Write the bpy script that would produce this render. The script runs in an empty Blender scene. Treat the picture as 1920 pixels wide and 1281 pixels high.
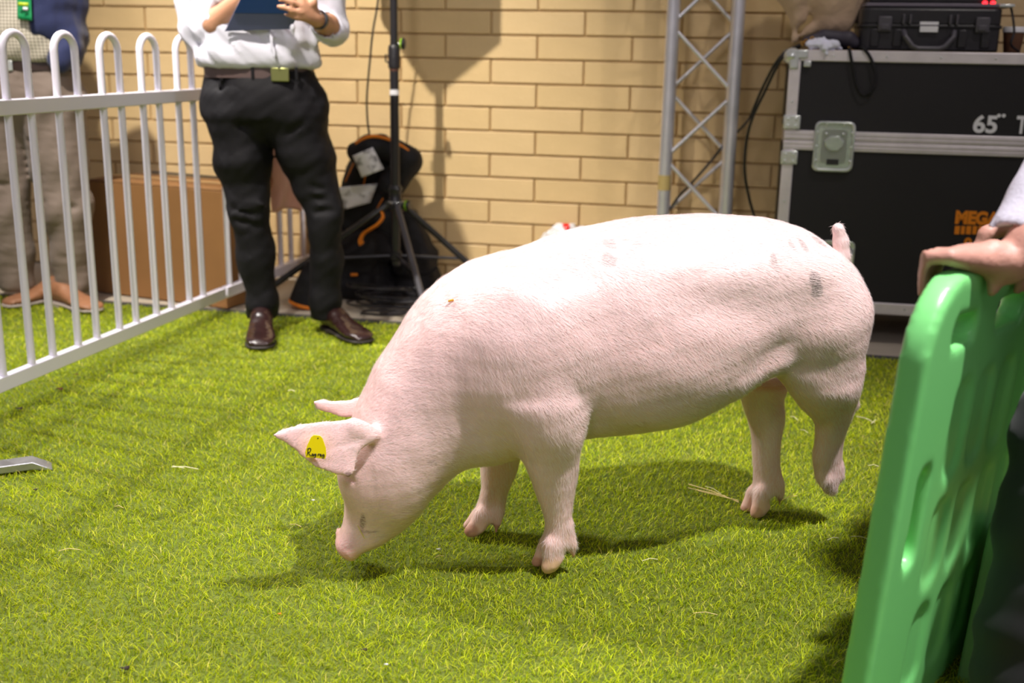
import bpy, math, random
import numpy as np
from mathutils import Vector, Matrix

random.seed(7); rng = np.random.default_rng(7)
scene = bpy.context.scene
COL = scene.collection

# ------------------------------------------------------------------ camera
F_PX, CAM_H, CX, CY = 2100.0, 1.045, 960.0, 640.5
PITCH, ROLL = math.atan(549 / F_PX), math.radians(1.0)
FW = np.array([0, math.cos(PITCH), -math.sin(PITCH)])
_u0 = np.array([0, math.sin(PITCH), math.cos(PITCH)]); _r0 = np.array([1.0, 0, 0])
RT = math.cos(ROLL) * _r0 + math.sin(ROLL) * _u0
UP = -math.sin(ROLL) * _r0 + math.cos(ROLL) * _u0
CAM = np.array([0, 0, CAM_H])
cam_data = bpy.data.cameras.new('camera')
cam_data.sensor_width = 36.0
cam_data.lens = F_PX * 36.0 / 1920.0
cam_data.clip_start = 0.05
cam_data.dof.use_dof = True
cam_data.dof.focus_distance = 2.28
cam_data.dof.aperture_fstop = 3.0
cam = bpy.data.objects.new('camera', cam_data)
cam.matrix_world = Matrix(((RT[0], UP[0], -FW[0], 0), (RT[1], UP[1], -FW[1], 0), (RT[2], UP[2], -FW[2], CAM_H), (0, 0, 0, 1)))
COL.objects.link(cam); scene.camera = cam

# ------------------------------------------------------------------ light
scene.view_settings.view_transform = 'Standard'
scene.view_settings.look = 'None'
scene.view_settings.exposure = 0.0
scene.view_settings.gamma = 1.0
scene.view_settings.use_curve_mapping = False
world = bpy.data.worlds.new('hall_air'); scene.world = world
world.use_nodes = True
world.node_tree.nodes['Background'].inputs[0].default_value = (1.0, 0.88, 0.96, 1)
world.node_tree.nodes['Background'].inputs[1].default_value = 0.225

def spot(name, loc, target, power, size, cone=80, color=(1, 1, 1), blend=0.6):
    d = bpy.data.lights.new(name, 'SPOT'); d.energy = power; d.shadow_soft_size = size
    d.spot_size = math.radians(cone); d.spot_blend = blend; d.color = color
    o = bpy.data.objects.new(name, d); o.location = loc
    o.rotation_euler = (Vector(target) - Vector(loc)).to_track_quat('-Z', 'Y').to_euler()
    COL.objects.link(o); return o
spot('hall_or_fill_lamp', (1.5, 1.05, 4.6), (0.30, 2.05, 0), 1400, 0.085, 48, (1.0, 0.95, 0.97), 0.85)
spot('hall_or_fill_lamp', (-2.15, 3.75, 4.3), (-1.25, 2.8, 0), 520, 0.03, 48, (1.0, 0.96, 0.91), 0.5)
spot('hall_or_fill_lamp', (-3.9, 4.1, 4.3), (-1.1, 2.9, 0), 900, 0.03, 34, (1.0, 0.96, 0.91), 0.5)
spot('hall_or_fill_lamp', (-1.6, 2.2, 4.2), (-0.85, 4.95, 0.25), 1150, 0.05, 46, (1.0, 0.92, 0.82), 0.9)
spot('hall_or_fill_lamp', (1.9, 2.0, 4.4), (0.35, 4.8, 0.6), 150, 0.08, 60, (1.0, 0.92, 0.85), 0.9)  # added fill, no known lamp: lifts the wall shadow and the case front
spot('hall_or_fill_lamp', (-1.2, -1.2, 3.2), (-0.9, 3.6, 0.6), 190, 0.4, 44, (1.0, 0.94, 0.98))  # invented soft fill behind the camera, brightens the white fence
spot('hall_or_fill_lamp', (0.6, -1.2, 3.6), (0.5, 2.8, 0.3), 50, 0.5, 75, (1.0, 0.93, 0.98))  # weak front fill over the pig, added without a known source

# ------------------------------------------------------------------ pixel to point (frame taken as 1920x1281)
def ray(x, y): return FW + (x - CX) / F_PX * RT - (y - CY) / F_PX * UP
def ground(x, y, z=0.0):
    d = ray(x, y); return CAM + d * (z - CAM_H) / d[2]
def at(x, y, Y):
    d = ray(x, y); return CAM + d * Y / d[1]
def on_plane(x, y, Q, n):
    d = ray(x, y); return CAM + d * ((np.array(Q) - CAM) @ n) / (d @ n)

# ------------------------------------------------------------------ materials
MATS = {}
def mat(name, color, rough=0.6, metal=0.0, noise=None, bump=None, spec=0.5, coat=0.0, sheen=0.0, sss=0.0, attr=None, trans=0.0, emit=None):
    """noise=(scale, amount) varies the colour, bump=(scale, strength, stretch)"""
    if name in MATS: return MATS[name]
    m = bpy.data.materials.new(name); m.use_nodes = True; MATS[name] = m
    nt = m.node_tree; N = nt.nodes; L = nt.links; b = N['Principled BSDF']
    b.inputs['Base Color'].default_value = (*color, 1); b.inputs['Roughness'].default_value = rough
    b.inputs['Metallic'].default_value = metal; b.inputs['Specular IOR Level'].default_value = spec
    b.inputs['Coat Weight'].default_value = coat; b.inputs['Sheen Weight'].default_value = sheen
    b.inputs['Transmission Weight'].default_value = trans
    if sss:
        b.inputs['Subsurface Weight'].default_value = sss
        b.inputs['Subsurface Radius'].default_value = (0.02, 0.008, 0.004); b.inputs['Subsurface Scale'].default_value = 0.5
    if emit:
        b.inputs['Emission Color'].default_value = (*color, 1); b.inputs['Emission Strength'].default_value = emit
    tc = N.new('ShaderNodeTexCoord'); src = None
    if attr:
        a = N.new('ShaderNodeAttribute'); a.attribute_name = attr; src = a.outputs['Color']
        L.new(src, b.inputs['Base Color'])
    if noise:
        t = N.new('ShaderNodeTexNoise'); t.inputs['Scale'].default_value = noise[0]; t.inputs['Detail'].default_value = 6
        L.new(tc.outputs['Object'], t.inputs['Vector'])
        mr = N.new('ShaderNodeMapRange'); mr.inputs['From Min'].default_value = 0.3; mr.inputs['From Max'].default_value = 0.7
        mr.inputs['To Min'].default_value = 1 - noise[1]; mr.inputs['To Max'].default_value = 1 + noise[1]
        L.new(t.outputs['Fac'], mr.inputs['Value'])
        mx = N.new('ShaderNodeMix'); mx.data_type = 'RGBA'; mx.blend_type = 'MULTIPLY'; mx.inputs['Factor'].default_value = 1
        if src: L.new(src, mx.inputs['A'])
        else: mx.inputs['A'].default_value = (*color, 1)
        L.new(mr.outputs['Result'], mx.inputs['B']); L.new(mx.outputs['Result'], b.inputs['Base Color'])
    if bump:
        t = N.new('ShaderNodeTexNoise'); t.inputs['Scale'].default_value = bump[0]; t.inputs['Detail'].default_value = 4
        mp = N.new('ShaderNodeMapping'); mp.inputs['Scale'].default_value = bump[2] if len(bump) > 2 else (1, 1, 1)
        L.new(tc.outputs['Object'], mp.inputs['Vector']); L.new(mp.outputs['Vector'], t.inputs['Vector'])
        bp = N.new('ShaderNodeBump'); bp.inputs['Strength'].default_value = bump[1]; bp.inputs['Distance'].default_value = 0.01
        L.new(t.outputs['Fac'], bp.inputs['Height']); L.new(bp.outputs['Normal'], b.inputs['Normal'])
    return m

# ------------------------------------------------------------------ objects
def tag(o, label=None, cat=None, group=None, kind=None):
    if label: o['label'] = label
    if cat: o['category'] = cat
    if group: o['group'] = group
    if kind: o['kind'] = kind
    return o
def thing(name, loc, label, cat, group=None, rotz=0.0):
    o = bpy.data.objects.new(name, None); o.location = loc; o.rotation_euler = (0, 0, rotz)
    o.empty_display_size = 0.05; COL.objects.link(o)
    return tag(o, label, cat, group)
BASES = {}
def base_of(o):
    """world matrix of an object, from its chain of parents"""
    M = Matrix.LocRotScale(o.location, o.rotation_euler, o.scale)
    return base_of(o.parent) @ M if o.parent else M

class MB:
    """collects shapes given in world (or thing) coordinates into one mesh"""
    def __init__(s): s.v = []; s.f = []
    def add(s, v, f):
        n = len(s.v); s.v += [tuple(map(float, p)) for p in v]; s.f += [tuple(i + n for i in q) for q in f]; return s
    def box(s, c, size, M=None):
        c = np.array(c, float); hx, hy, hz = [k / 2 for k in size]
        P = [np.array((x, y, z), float) for x in (-hx, hx) for y in (-hy, hy) for z in (-hz, hz)]
        if M is not None: P = [M @ p for p in P]
        return s.add([c + p for p in P], [(0, 1, 3, 2), (4, 6, 7, 5), (0, 4, 5, 1), (2, 3, 7, 6), (0, 2, 6, 4), (1, 5, 7, 3)])
    def tube(s, pts, r, n=10, closed=False, cap=True, flat=1.0, up=None):
        P = [np.array(p, float) for p in pts]; m = len(P)
        R = r if hasattr(r, '__len__') else [r] * m
        T = []
        for i in range(m):
            a = P[(i - 1) % m] if (closed or i > 0) else P[i]; b = P[(i + 1) % m] if (closed or i < m - 1) else P[i]
            t = b - a; T.append(t / (np.linalg.norm(t) + 1e-12))
        u = np.array(up, float) if up is not None else (np.array([0, 0, 1.0]) if abs(T[0][2]) < 0.9 else np.array([1.0, 0, 0]))
        vs = []
        for i in range(m):
            u = u - T[i] * (u @ T[i]); u /= np.linalg.norm(u) + 1e-12; w = np.cross(T[i], u)
            for k in range(n):
                an = 2 * math.pi * k / n
                vs.append(P[i] + R[i] * (math.cos(an) * u + flat * math.sin(an) * w))
        fs = []
        for i in range(m if closed else m - 1):
            for k in range(n):
                a, b = i * n + k, i * n + (k + 1) % n; c, d = ((i + 1) % m) * n + (k + 1) % n, ((i + 1) % m) * n + k
                fs.append((a, b, c, d))
        if cap and not closed: fs.append(tuple(range(n - 1, -1, -1))); fs.append(tuple((m - 1) * n + k for k in range(n)))
        return s.add(vs, fs)
    def lathe(s, prof, c, axis=(0, 0, 1), n=16):
        """prof = [(radius, height along axis)]"""
        c = np.array(c, float); z = np.array(axis, float); z /= np.linalg.norm(z)
        x = np.cross(z, (0, 0, 1.0) if abs(z[2]) < 0.9 else (1.0, 0, 0)); x /= np.linalg.norm(x); y = np.cross(z, x)
        vs = [c + h * z + r * (math.cos(2 * math.pi * k / n) * x + math.sin(2 * math.pi * k / n) * y) for r, h in prof for k in range(n)]
        fs = [(i * n + k, i * n + (k + 1) % n, (i + 1) * n + (k + 1) % n, (i + 1) * n + k) for i in range(len(prof) - 1) for k in range(n)]
        fs += [tuple(range(n - 1, -1, -1)), tuple((len(prof) - 1) * n + k for k in range(n))]
        return s.add(vs, fs)
    def prism(s, poly, c, x, y, z, th):
        """polygon in (x, y) axes at c, extruded by th along z"""
        c, x, y, z = [np.array(q, float) for q in (c, x, y, z)]; n = len(poly)
        vs = [c + a * x + b * y for a, b in poly] + [c + a * x + b * y + th * z for a, b in poly]
        return s.add(vs, [tuple(range(n - 1, -1, -1)), tuple(range(n, 2 * n))] + [(i, (i + 1) % n, n + (i + 1) % n, n + i) for i in range(n)])
    def grid(s, fn, nu, nv):
        vs = [fn(i / nu, j / nv) for i in range(nu + 1) for j in range(nv + 1)]
        return s.add(vs, [(i * (nv + 1) + j, (i + 1) * (nv + 1) + j, (i + 1) * (nv + 1) + j + 1, i * (nv + 1) + j + 1) for i in range(nu) for j in range(nv)])
    def mesh(s, name, inv=None, smooth=True):
        me = bpy.data.meshes.new(name)
        v = [inv @ Vector(p) for p in s.v] if inv else s.v
        me.from_pydata([tuple(p) for p in v], [], s.f); me.update()
        if smooth:
            me.shade_smooth(); me.set_sharp_from_angle(angle=math.radians(38))
        return me
    def build(s, name, m, parent=None, bevel=0, solid=0, sub=0, smooth=True, world=True):
        inv = base_of(parent).inverted() if (parent and world) else None
        o = bpy.data.objects.new(name, s.mesh(name, inv, smooth)); COL.objects.link(o); o.parent = parent
        if m: o.data.materials.append(m)
        if solid:
            q = o.modifiers.new('solid', 'SOLIDIFY'); q.thickness = solid; q.offset = 0
        if sub:
            q = o.modifiers.new('sub', 'SUBSURF'); q.levels = q.render_levels = sub
        if bevel:
            q = o.modifiers.new('bevel', 'BEVEL'); q.width = bevel; q.segments = 2; q.limit_method = 'ANGLE'; q.angle_limit = math.radians(35); q.harden_normals = False
        return o
def np_mesh(name, V, Fc, m, parent=None, smooth=True):
    """fast mesh from arrays (Fc: n x 3 or n x 4)"""
    V = np.asarray(V, np.float32)
    if parent is not None:
        inv = np.array(base_of(parent).inverted()); V = (V @ inv[:3, :3].T + inv[:3, 3]).astype(np.float32)
    k = Fc.shape[1]; me = bpy.data.meshes.new(name)
    me.vertices.add(len(V)); me.vertices.foreach_set('co', V.ravel())
    me.loops.add(Fc.size); me.loops.foreach_set('vertex_index', Fc.astype(np.int32).ravel())
    me.polygons.add(len(Fc)); me.polygons.foreach_set('loop_start', np.arange(0, Fc.size, k, dtype=np.int32))
    me.polygons.foreach_set('loop_total', np.full(len(Fc), k, np.int32))
    me.update(calc_edges=True)
    if smooth: me.shade_smooth()
    o = bpy.data.objects.new(name, me); COL.objects.link(o); o.parent = parent
    if m: me.materials.append(m)
    return o
def vcol(o, name, C):
    a = o.data.attributes.new(name, 'FLOAT_COLOR', 'POINT')
    C = np.asarray(C, np.float32)
    if C.shape[1] == 3: C = np.hstack([C, np.ones((len(C), 1), np.float32)])
    a.data.foreach_set('color', C.ravel())
def copy_tree(o, parent=None):
    c = o.copy(); COL.objects.link(c); c.parent = parent
    for ch in list(o.children): copy_tree(ch, c)
    return c
def rotz(a): return np.array([[math.cos(a), -math.sin(a), 0], [math.sin(a), math.cos(a), 0], [0, 0, 1]])
def axes(x, y, z): return np.array([x, y, z], float).T
def catmull(P, n):
    P = [np.array(p, float) for p in P]; out = []
    Q = [2 * P[0] - P[1]] + P + [2 * P[-1] - P[-2]]
    for i in range(1, len(Q) - 2):
        for k in range(n):
            t = k / n; a, b, c, d = Q[i - 1:i + 3]
            out.append(0.5 * ((2 * b) + (c - a) * t + (2 * a - 5 * b + 4 * c - d) * t * t + (3 * b - a - 3 * c + d) * t ** 3))
    return out + [P[-1]]

# ------------------------------------------------------------------ smooth solids: a signed field, blended piece by piece, skinned once
def vnoise(x, y, z, seed=0):
    """cheap smooth value noise in -1..1 (sum of sines)"""
    r = np.random.default_rng(seed); s = 0
    for k in range(5):
        w = r.normal(size=3) * (0.7 + 0.35 * k); ph = r.uniform(0, 6.28)
        s = s + np.sin(w[0] * x + w[1] * y + w[2] * z + ph) / 5
    return s * 1.6
class Field:
    def __init__(s, lo, hi, h):
        s.lo = np.array(lo, float); s.h = h
        s.n = np.ceil((np.array(hi) - s.lo) / h).astype(int) + 1
        s.F = np.full(s.n, 1.0, np.float32)
        s.ax = [(s.lo[i] + h * np.arange(s.n[i])).astype(np.float32) for i in range(3)]
    def put(s, fn, lo, hi, k, cut=False):
        m = k + 3 * s.h
        a = np.maximum(((np.array(lo) - m - s.lo) / s.h).astype(int), 0); b = np.minimum(((np.array(hi) + m - s.lo) / s.h).astype(int) + 2, s.n)
        if (b <= a).any(): return
        sl = tuple(slice(i, j) for i, j in zip(a, b))
        x = s.ax[0][sl[0]][:, None, None]; y = s.ax[1][sl[1]][None, :, None]; z = s.ax[2][sl[2]][None, None, :]
        d = fn(x, y, z).astype(np.float32); g = s.F[sl]
        if cut:
            hh = np.maximum(k - np.abs(g + d), 0) / k; s.F[sl] = np.maximum(g, -d) + hh * hh * k / 4
        else:
            hh = np.maximum(k - np.abs(g - d), 0) / k; s.F[sl] = np.minimum(g, d) - hh * hh * k / 4
    def cone(s, a, b, r1, r2, k=0.02, cut=False, flat=None):
        """tapered capsule; flat=(axis vector, factor) squashes it along that axis"""
        a = np.array(a, float); b = np.array(b, float); R = max(r1, r2); ab = b - a; L2 = max(ab @ ab, 1e-9)
        def fn(x, y, z):
            dx, dy, dz = x - a[0], y - a[1], z - a[2]
            t = np.clip((dx * ab[0] + dy * ab[1] + dz * ab[2]) / L2, 0, 1)
            px, py, pz = dx - t * ab[0], dy - t * ab[1], dz - t * ab[2]
            q = px * px + py * py + pz * pz
            if flat:
                n, fct = np.array(flat[0], float), flat[1]; n = n / np.linalg.norm(n)
                w = px * n[0] + py * n[1] + pz * n[2]; q = q + w * w * (1 / fct ** 2 - 1)
            return np.sqrt(q + 1e-12) - (r1 + (r2 - r1) * t)
        s.put(fn, np.minimum(a, b) - R, np.maximum(a, b) + R, k, cut); return s
    def chain(s, P, R, k=0.02, flat=None):
        for i in range(len(P) - 1): s.cone(P[i], P[i + 1], R[i], R[i + 1], k, flat=flat)
        return s
    def ell(s, c, r, k=0.02, M=None, cut=False):
        c = np.array(c, float); R = max(r); M = np.eye(3) if M is None else np.array(M, float)
        def fn(x, y, z):
            dx, dy, dz = x - c[0], y - c[1], z - c[2]
            u = [(M[0, i] * dx + M[1, i] * dy + M[2, i] * dz) for i in range(3)]
            k0 = np.sqrt(sum((u[i] / r[i]) ** 2 for i in range(3)) + 1e-9); k1 = np.sqrt(sum((u[i] / r[i] ** 2) ** 2 for i in range(3)) + 1e-9)
            return k0 * (k0 - 1) / k1
        s.put(fn, c - R, c + R, k, cut); return s
    def loft(s, O, U, V, st, k=0.02, p=2.0, cap=0.02):
        """stations (u, v_hi, v_lo, half_width, w_centre) along U from O; V is 'up', W = U x V"""
        O = np.array(O, float); U = np.array(U, float); U /= np.linalg.norm(U); V = np.array(V, float); V -= U * (U @ V); V /= np.linalg.norm(V); W = np.cross(U, V)
        st = np.array([list(q) + [0.0] * (5 - len(q)) for q in st], float); st = st[np.argsort(st[:, 0])]
        C = np.array(catmull([q for q in st], 8)); C = C[np.argsort(C[:, 0])]
        u0, u1 = st[0, 0], st[-1, 0]
        P = np.array([O + U * q[0] + V * q[i] + W * (q[4] + sg * q[3]) for q in st for i in (1, 2) for sg in (-1, 1)])
        def fn(x, y, z):
            dx, dy, dz = x - O[0], y - O[1], z - O[2]
            u = dx * U[0] + dy * U[1] + dz * U[2]; v = dx * V[0] + dy * V[1] + dz * V[2]; w = dx * W[0] + dy * W[1] + dz * W[2]
            hi, lo, hw, wc = [np.interp(u, C[:, 0], C[:, i]) for i in (1, 2, 3, 4)]
            hh = np.maximum((hi - lo) / 2, 0.002); c = (hi + lo) / 2; hw = np.maximum(hw, 0.002)
            a = np.abs((v - c) / hh); b = np.abs((w - wc) / hw)
            r = (a ** p + b ** p + 1e-9) ** (1 / p)
            d = (r - 1) * np.minimum(hh, hw)
            e = np.maximum(u - u1, u0 - u)
            q = np.maximum(cap - np.abs(d - e), 0) / cap
            return np.maximum(d, e) + q * q * cap / 4
        s.put(fn, P.min(0), P.max(0), k); return s
    def warp(s, fn):
        x = s.ax[0][:, None, None]; y = s.ax[1][None, :, None]; z = s.ax[2][None, None, :]
        s.F = (s.F + fn(x, y, z)).astype(np.float32); return s
    def clip(s, n, d, k=0.004):
        """keep the side where p.n < d"""
        x = s.ax[0][:, None, None]; y = s.ax[1][None, :, None]; z = s.ax[2][None, None, :]
        s.F = np.maximum(s.F, (x * n[0] + y * n[1] + z * n[2] - d).astype(np.float32)); return s
    def skin(s, smooth=2):
        F = s.F; F[0] = F[-1] = 1; F[:, 0] = F[:, -1] = 1; F[:, :, 0] = F[:, :, -1] = 1
        S = F < 0
        c = np.zeros(tuple(s.n - 1), np.int8); off = [(i, j, k) for i in (0, 1) for j in (0, 1) for k in (0, 1)]
        for o in off: c += S[o[0]:s.n[0] - 1 + o[0], o[1]:s.n[1] - 1 + o[1], o[2]:s.n[2] - 1 + o[2]]
        act = (c > 0) & (c < 8); I, J, K = np.nonzero(act)
        idx = np.full(act.shape, -1, np.int32); idx[I, J, K] = np.arange(len(I))
        val = {o: F[I + o[0], J + o[1], K + o[2]] for o in off}
        pos = np.zeros((len(I), 3)); cnt = np.zeros(len(I))
        for a in off:
            for ax in range(3):
                if a[ax]: continue
                b = list(a); b[ax] = 1; b = tuple(b)
                va, vb = val[a], val[b]; m = (va < 0) != (vb < 0)
                t = np.where(m, va / np.where(m, va - vb, 1), 0)
                q = np.repeat(np.array([a], float), len(I), 0); q[:, ax] = t
                pos += q * m[:, None]; cnt += m
        pos = pos / cnt[:, None]
        V = s.lo + s.h * (np.stack([I, J, K], 1) + pos)
        Q = []
        for ax in range(3):
            sa = [slice(1, -1)] * 3; sb = [slice(1, -1)] * 3; sa[ax] = slice(0, -1); sb[ax] = slice(1, None)
            A, B = S[tuple(sa)], S[tuple(sb)]
            e = np.nonzero(A != B); inside = A[e]
            p = [e[i] + (0 if i == ax else 1) for i in range(3)]
            o1, o2 = (ax + 1) % 3, (ax + 2) % 3
            def cell(d1, d2):
                q = list(p); q[o1] = p[o1] - d1; q[o2] = p[o2] - d2; return idx[q[0], q[1], q[2]]
            f = np.stack([cell(1, 1), cell(0, 1), cell(0, 0), cell(1, 0)], 1)
            f[~inside] = f[~inside][:, ::-1]; Q.append(f)
        Q = np.concatenate(Q)
        for it in range(smooth):
            E = np.concatenate([Q[:, [0, 1]], Q[:, [1, 2]], Q[:, [2, 3]], Q[:, [3, 0]]])
            n = len(V); deg = np.bincount(E[:, 0], minlength=n) + np.bincount(E[:, 1], minlength=n)
            A = np.stack([np.bincount(E[:, 0], V[E[:, 1], i], n) + np.bincount(E[:, 1], V[E[:, 0], i], n) for i in range(3)], 1) / np.maximum(deg, 1)[:, None]
            V = V + (A - V) * (0.6 if it % 2 == 0 else -0.45 if smooth > 2 else 0.5)
        return V, Q

# ================================================================== THE HALL
WA = math.radians(-11.6)
WE = np.array([math.cos(WA), math.sin(WA), 0]); WN = np.array([math.sin(WA), -math.cos(WA), 0])     # along the wall, out of the wall
W0 = np.array([-0.33, 4.962, 0.0])
def wp(u, d=0.0, z=0.0): return W0 + WE * u + WN * d + np.array([0, 0, z])
WM = axes(WE, -WN, (0, 0, 1))

# floor slab
fl = MB().box((0, 2.5, -0.06), (16, 13, 0.11)).build('floor', mat('worn_concrete', (0.50, 0.44, 0.35), 0.75, noise=(2.5, 0.16), bump=(60, 0.15)))
tag(fl, kind='structure')

# back wall: painted blocks 400 x 100 laid in stretcher bond
paint = mat('cream_block_paint', (0.68, 0.50, 0.262), 0.45, noise=(5, 0.05), bump=(45, 0.18), spec=0.35)
paint2 = mat('cream_block_paint_warm', (0.665, 0.485, 0.245), 0.45, noise=(5, 0.06), bump=(45, 0.18), spec=0.35)
joint = mat('painted_mortar', (0.60, 0.425, 0.205), 0.6, noise=(9, 0.08), bump=(90, 0.2))
wall = MB().box(wp(0, -0.115, 1.75), (13, 0.20, 3.5), WM).build('wall_back', joint)
tag(wall, kind='structure')
_q = on_plane(921, 42, W0, WN); PH = float((_q - W0) @ WE)            # a vertical joint of the course between 1.1 and 1.2 m
def brick_mesh(seed, w=0.392, h=0.0925, d=0.03):
    r = random.Random(seed); b = MB()
    e = 0.003; vs = []
    for (dd, g) in ((d, 0), (e, 0), (0.0, e)):          # back, arris, face; the face looks along local -Y
        hx, hz = w / 2 - g, h / 2 - g
        for sx, sz in ((-1, -1), (1, -1), (1, 1), (-1, 1)):
            vs.append((sx * hx + r.uniform(-.0008, .0008), dd, sz * hz + r.uniform(-.0008, .0008)))
    f = [(8, 9, 10, 11)]
    for a in (0, 4):
        for k in range(4): f.append((a + k, a + (k + 1) % 4, a + 4 + (k + 1) % 4, a + 4 + k))
    b.add(vs, f); me = b.mesh('brick', smooth=False); return me
bmeshes = []
for k in range(6):
    me = brick_mesh(k); me.materials.append(paint if k % 2 else paint2); bmeshes.append(me)
far_bricks = MB()
nb = 0
for row in range(0, 34):
    z = row * 0.1 + 0.05
    ph = PH if row % 2 == 1 else PH + 0.2
    for i in range(-16, 17):
        u = ph + 0.4 * i + 0.2
        if abs(u) > 6.2: continue
        P = wp(u, 0.0, z)
        near = (-2.75 < P[0] < 1.45) and row < 14
        if near and nb < 290:
            o = bpy.data.objects.new('brick', bmeshes[(i * 7 + row * 3) % 6]); COL.objects.link(o); o.parent = wall
            o.location = (wp(u, random.uniform(-0.0007, 0.0007), z)); o.rotation_euler = (random.uniform(-.002, .002), 0, WA + random.uniform(-.002, .002))
            nb += 1
        else:
            far_bricks.box(wp(u, -0.0135, z), (0.392, 0.0270, 0.0925), WM)
fb = far_bricks.build('brick', paint, wall, smooth=False); fb['kind'] = 'stuff'
# small scuffs of old tape on the wall are left as part of the paint

# artificial turf
TA = math.radians(-12.4); TE = np.array([math.cos(TA), math.sin(TA), 0]); TN = np.array([math.sin(TA), -math.cos(TA), 0])
T0 = ground(753, 612)
def tp(u, d=0.0, z=0.0): return T0 + TE * u + TN * d + np.array([0, 0, z])
turf = MB().box(tp(0.2, 2.6, 0.0), (9.0, 5.2, 0.012), axes(TE, -TN, (0, 0, 1))).build('artificial_turf', mat('turf_backing', (0.10, 0.13, 0.008), 0.9, noise=(120, 0.35)))
tag(turf, 'bright green artificial turf covering the show ring floor', 'turf')
MB().box(tp(0.2, -0.017, 0.004), (9.0, 0.040, 0.013), axes(TE, -TN, (0, 0, 1))).build('edge_strip', mat('black_rubber', (0.035, 0.033, 0.042), 0.7), turf, bevel=0.003)

def make_blades():
    V = []; Fq = []; C = []
    xs, ys = [], []
    # points over the visible ground, denser close to the camera
    N = 420000
    y = rng.uniform(1.25, 4.75, N); x = rng.uniform(-1, 1, N) * (y * 0.52 + 0.25)
    d = (np.stack([x, y], 1) - T0[:2]) @ TN[:2]
    keep = d > 0.004
    dens = np.clip(1.0 / (0.45 + 0.32 * (y - 1.2)) , 0, 1) * 0.98
    keep &= rng.uniform(0, 1, N) < dens
    x, y = x[keep], y[keep]; n = len(x)
    sc = 1.0 + 0.30 * np.clip(y - 2.2, 0, 3)
    hgt = rng.uniform(0.006, 0.017, n) * (0.95 + 0.05 * sc); wid = rng.uniform(0.0010, 0.0019, n) * sc
    ph = rng.uniform(0, 2 * np.pi, n)
    # pile lies over in a wandering direction
    ld = 0.9 * np.sin(1.7 * x + 0.6) + 1.1 * np.cos(1.3 * y + 1.1 * x) + rng.normal(0, 1.8, n)
    lean = rng.uniform(0.3, 1.5, n) * hgt
    curl = rng.uniform(-0.6, 0.9, n) * hgt
    bx, by = np.cos(ph) * wid / 2, np.sin(ph) * wid / 2
    lx, ly = np.cos(ld), np.sin(ld)
    z0 = np.full(n, 0.004)
    P = [np.stack([x - bx, y - by, z0], 1), np.stack([x + bx, y + by, z0], 1)]
    mx, my = x + lx * lean * 0.35, y + ly * lean * 0.35
    P += [np.stack([mx + bx * .9, my + by * .9, z0 + hgt * .62], 1), np.stack([mx - bx * .9, my - by * .9, z0 + hgt * .62], 1)]
    tx, ty = x + lx * lean + by / wid * curl, y + ly * lean - bx / wid * curl
    P += [np.stack([tx, ty, z0 + hgt], 1)]
    V = np.stack(P, 1).reshape(-1, 3)
    i = np.arange(n)[:, None] * 5
    Ft = np.concatenate([i + np.array([[0, 1, 2]]), i + np.array([[0, 2, 3]]), i + np.array([[3, 2, 4]])])
    pal = np.array([[0.46, 0.56, 0.008], [0.60, 0.70, 0.012], [0.24, 0.37, 0.006], [0.74, 0.78, 0.05], [0.50, 0.62, 0.008], [0.78, 0.70, 0.16]])
    w = rng.choice(6, n, p=[.28, .24, .2, .12, .12, .04])
    patch = 1 + 0.12 * vnoise(x * 3, y * 3, 0 * x, 5) + 0.08 * vnoise(x * 11, y * 11, 0 * x, 6)
    c = pal[w] * rng.uniform(0.8, 1.2, n)[:, None] * patch[:, None]
    c = c * np.array([1.0, 0.97, 1.0])
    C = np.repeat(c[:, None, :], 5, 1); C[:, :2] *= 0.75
    m = mat('turf_blade', (0.3, 0.5, 0.05), 0.5, attr='tint', spec=0.18)
    b = m.node_tree.nodes['Principled BSDF']
    # thin yarn lets some light through
    nt = m.node_tree; tr = nt.nodes.new('ShaderNodeBsdfTranslucent'); mix = nt.nodes.new('ShaderNodeMixShader'); mix.inputs[0].default_value = 0.28
    a = [q for q in nt.nodes if q.type == 'ATTRIBUTE'][0]; nt.links.new(a.outputs['Color'], tr.inputs['Color'])
    out = [q for q in nt.nodes if q.type == 'OUTPUT_MATERIAL'][0]
    nt.links.new(b.outputs[0], mix.inputs[1]); nt.links.new(tr.outputs[0], mix.inputs[2]); nt.links.new(mix.outputs[0], out.inputs['Surface'])
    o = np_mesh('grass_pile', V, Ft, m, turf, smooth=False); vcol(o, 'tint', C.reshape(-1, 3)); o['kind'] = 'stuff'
make_blades()

# ================================================================== THE PIG
PTH = math.radians(17); PA = np.array([math.cos(PTH), math.sin(PTH), 0]); PN = np.array([-math.sin(PTH), math.cos(PTH), 0])
PP = np.array([0.017, 2.206, 0.0])
PMAT = np.array([PA, PN, (0, 0, 1)])                                   # rows: s (tailwards), t (far side), z
def ps(x, y, t=0.0):
    q = on_plane(x, y, PP + PN * t, PN) - PP; return np.array([q @ PA, t, q[2]])
def pworld(V): return np.asarray(V) @ PMAT + PP

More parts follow.
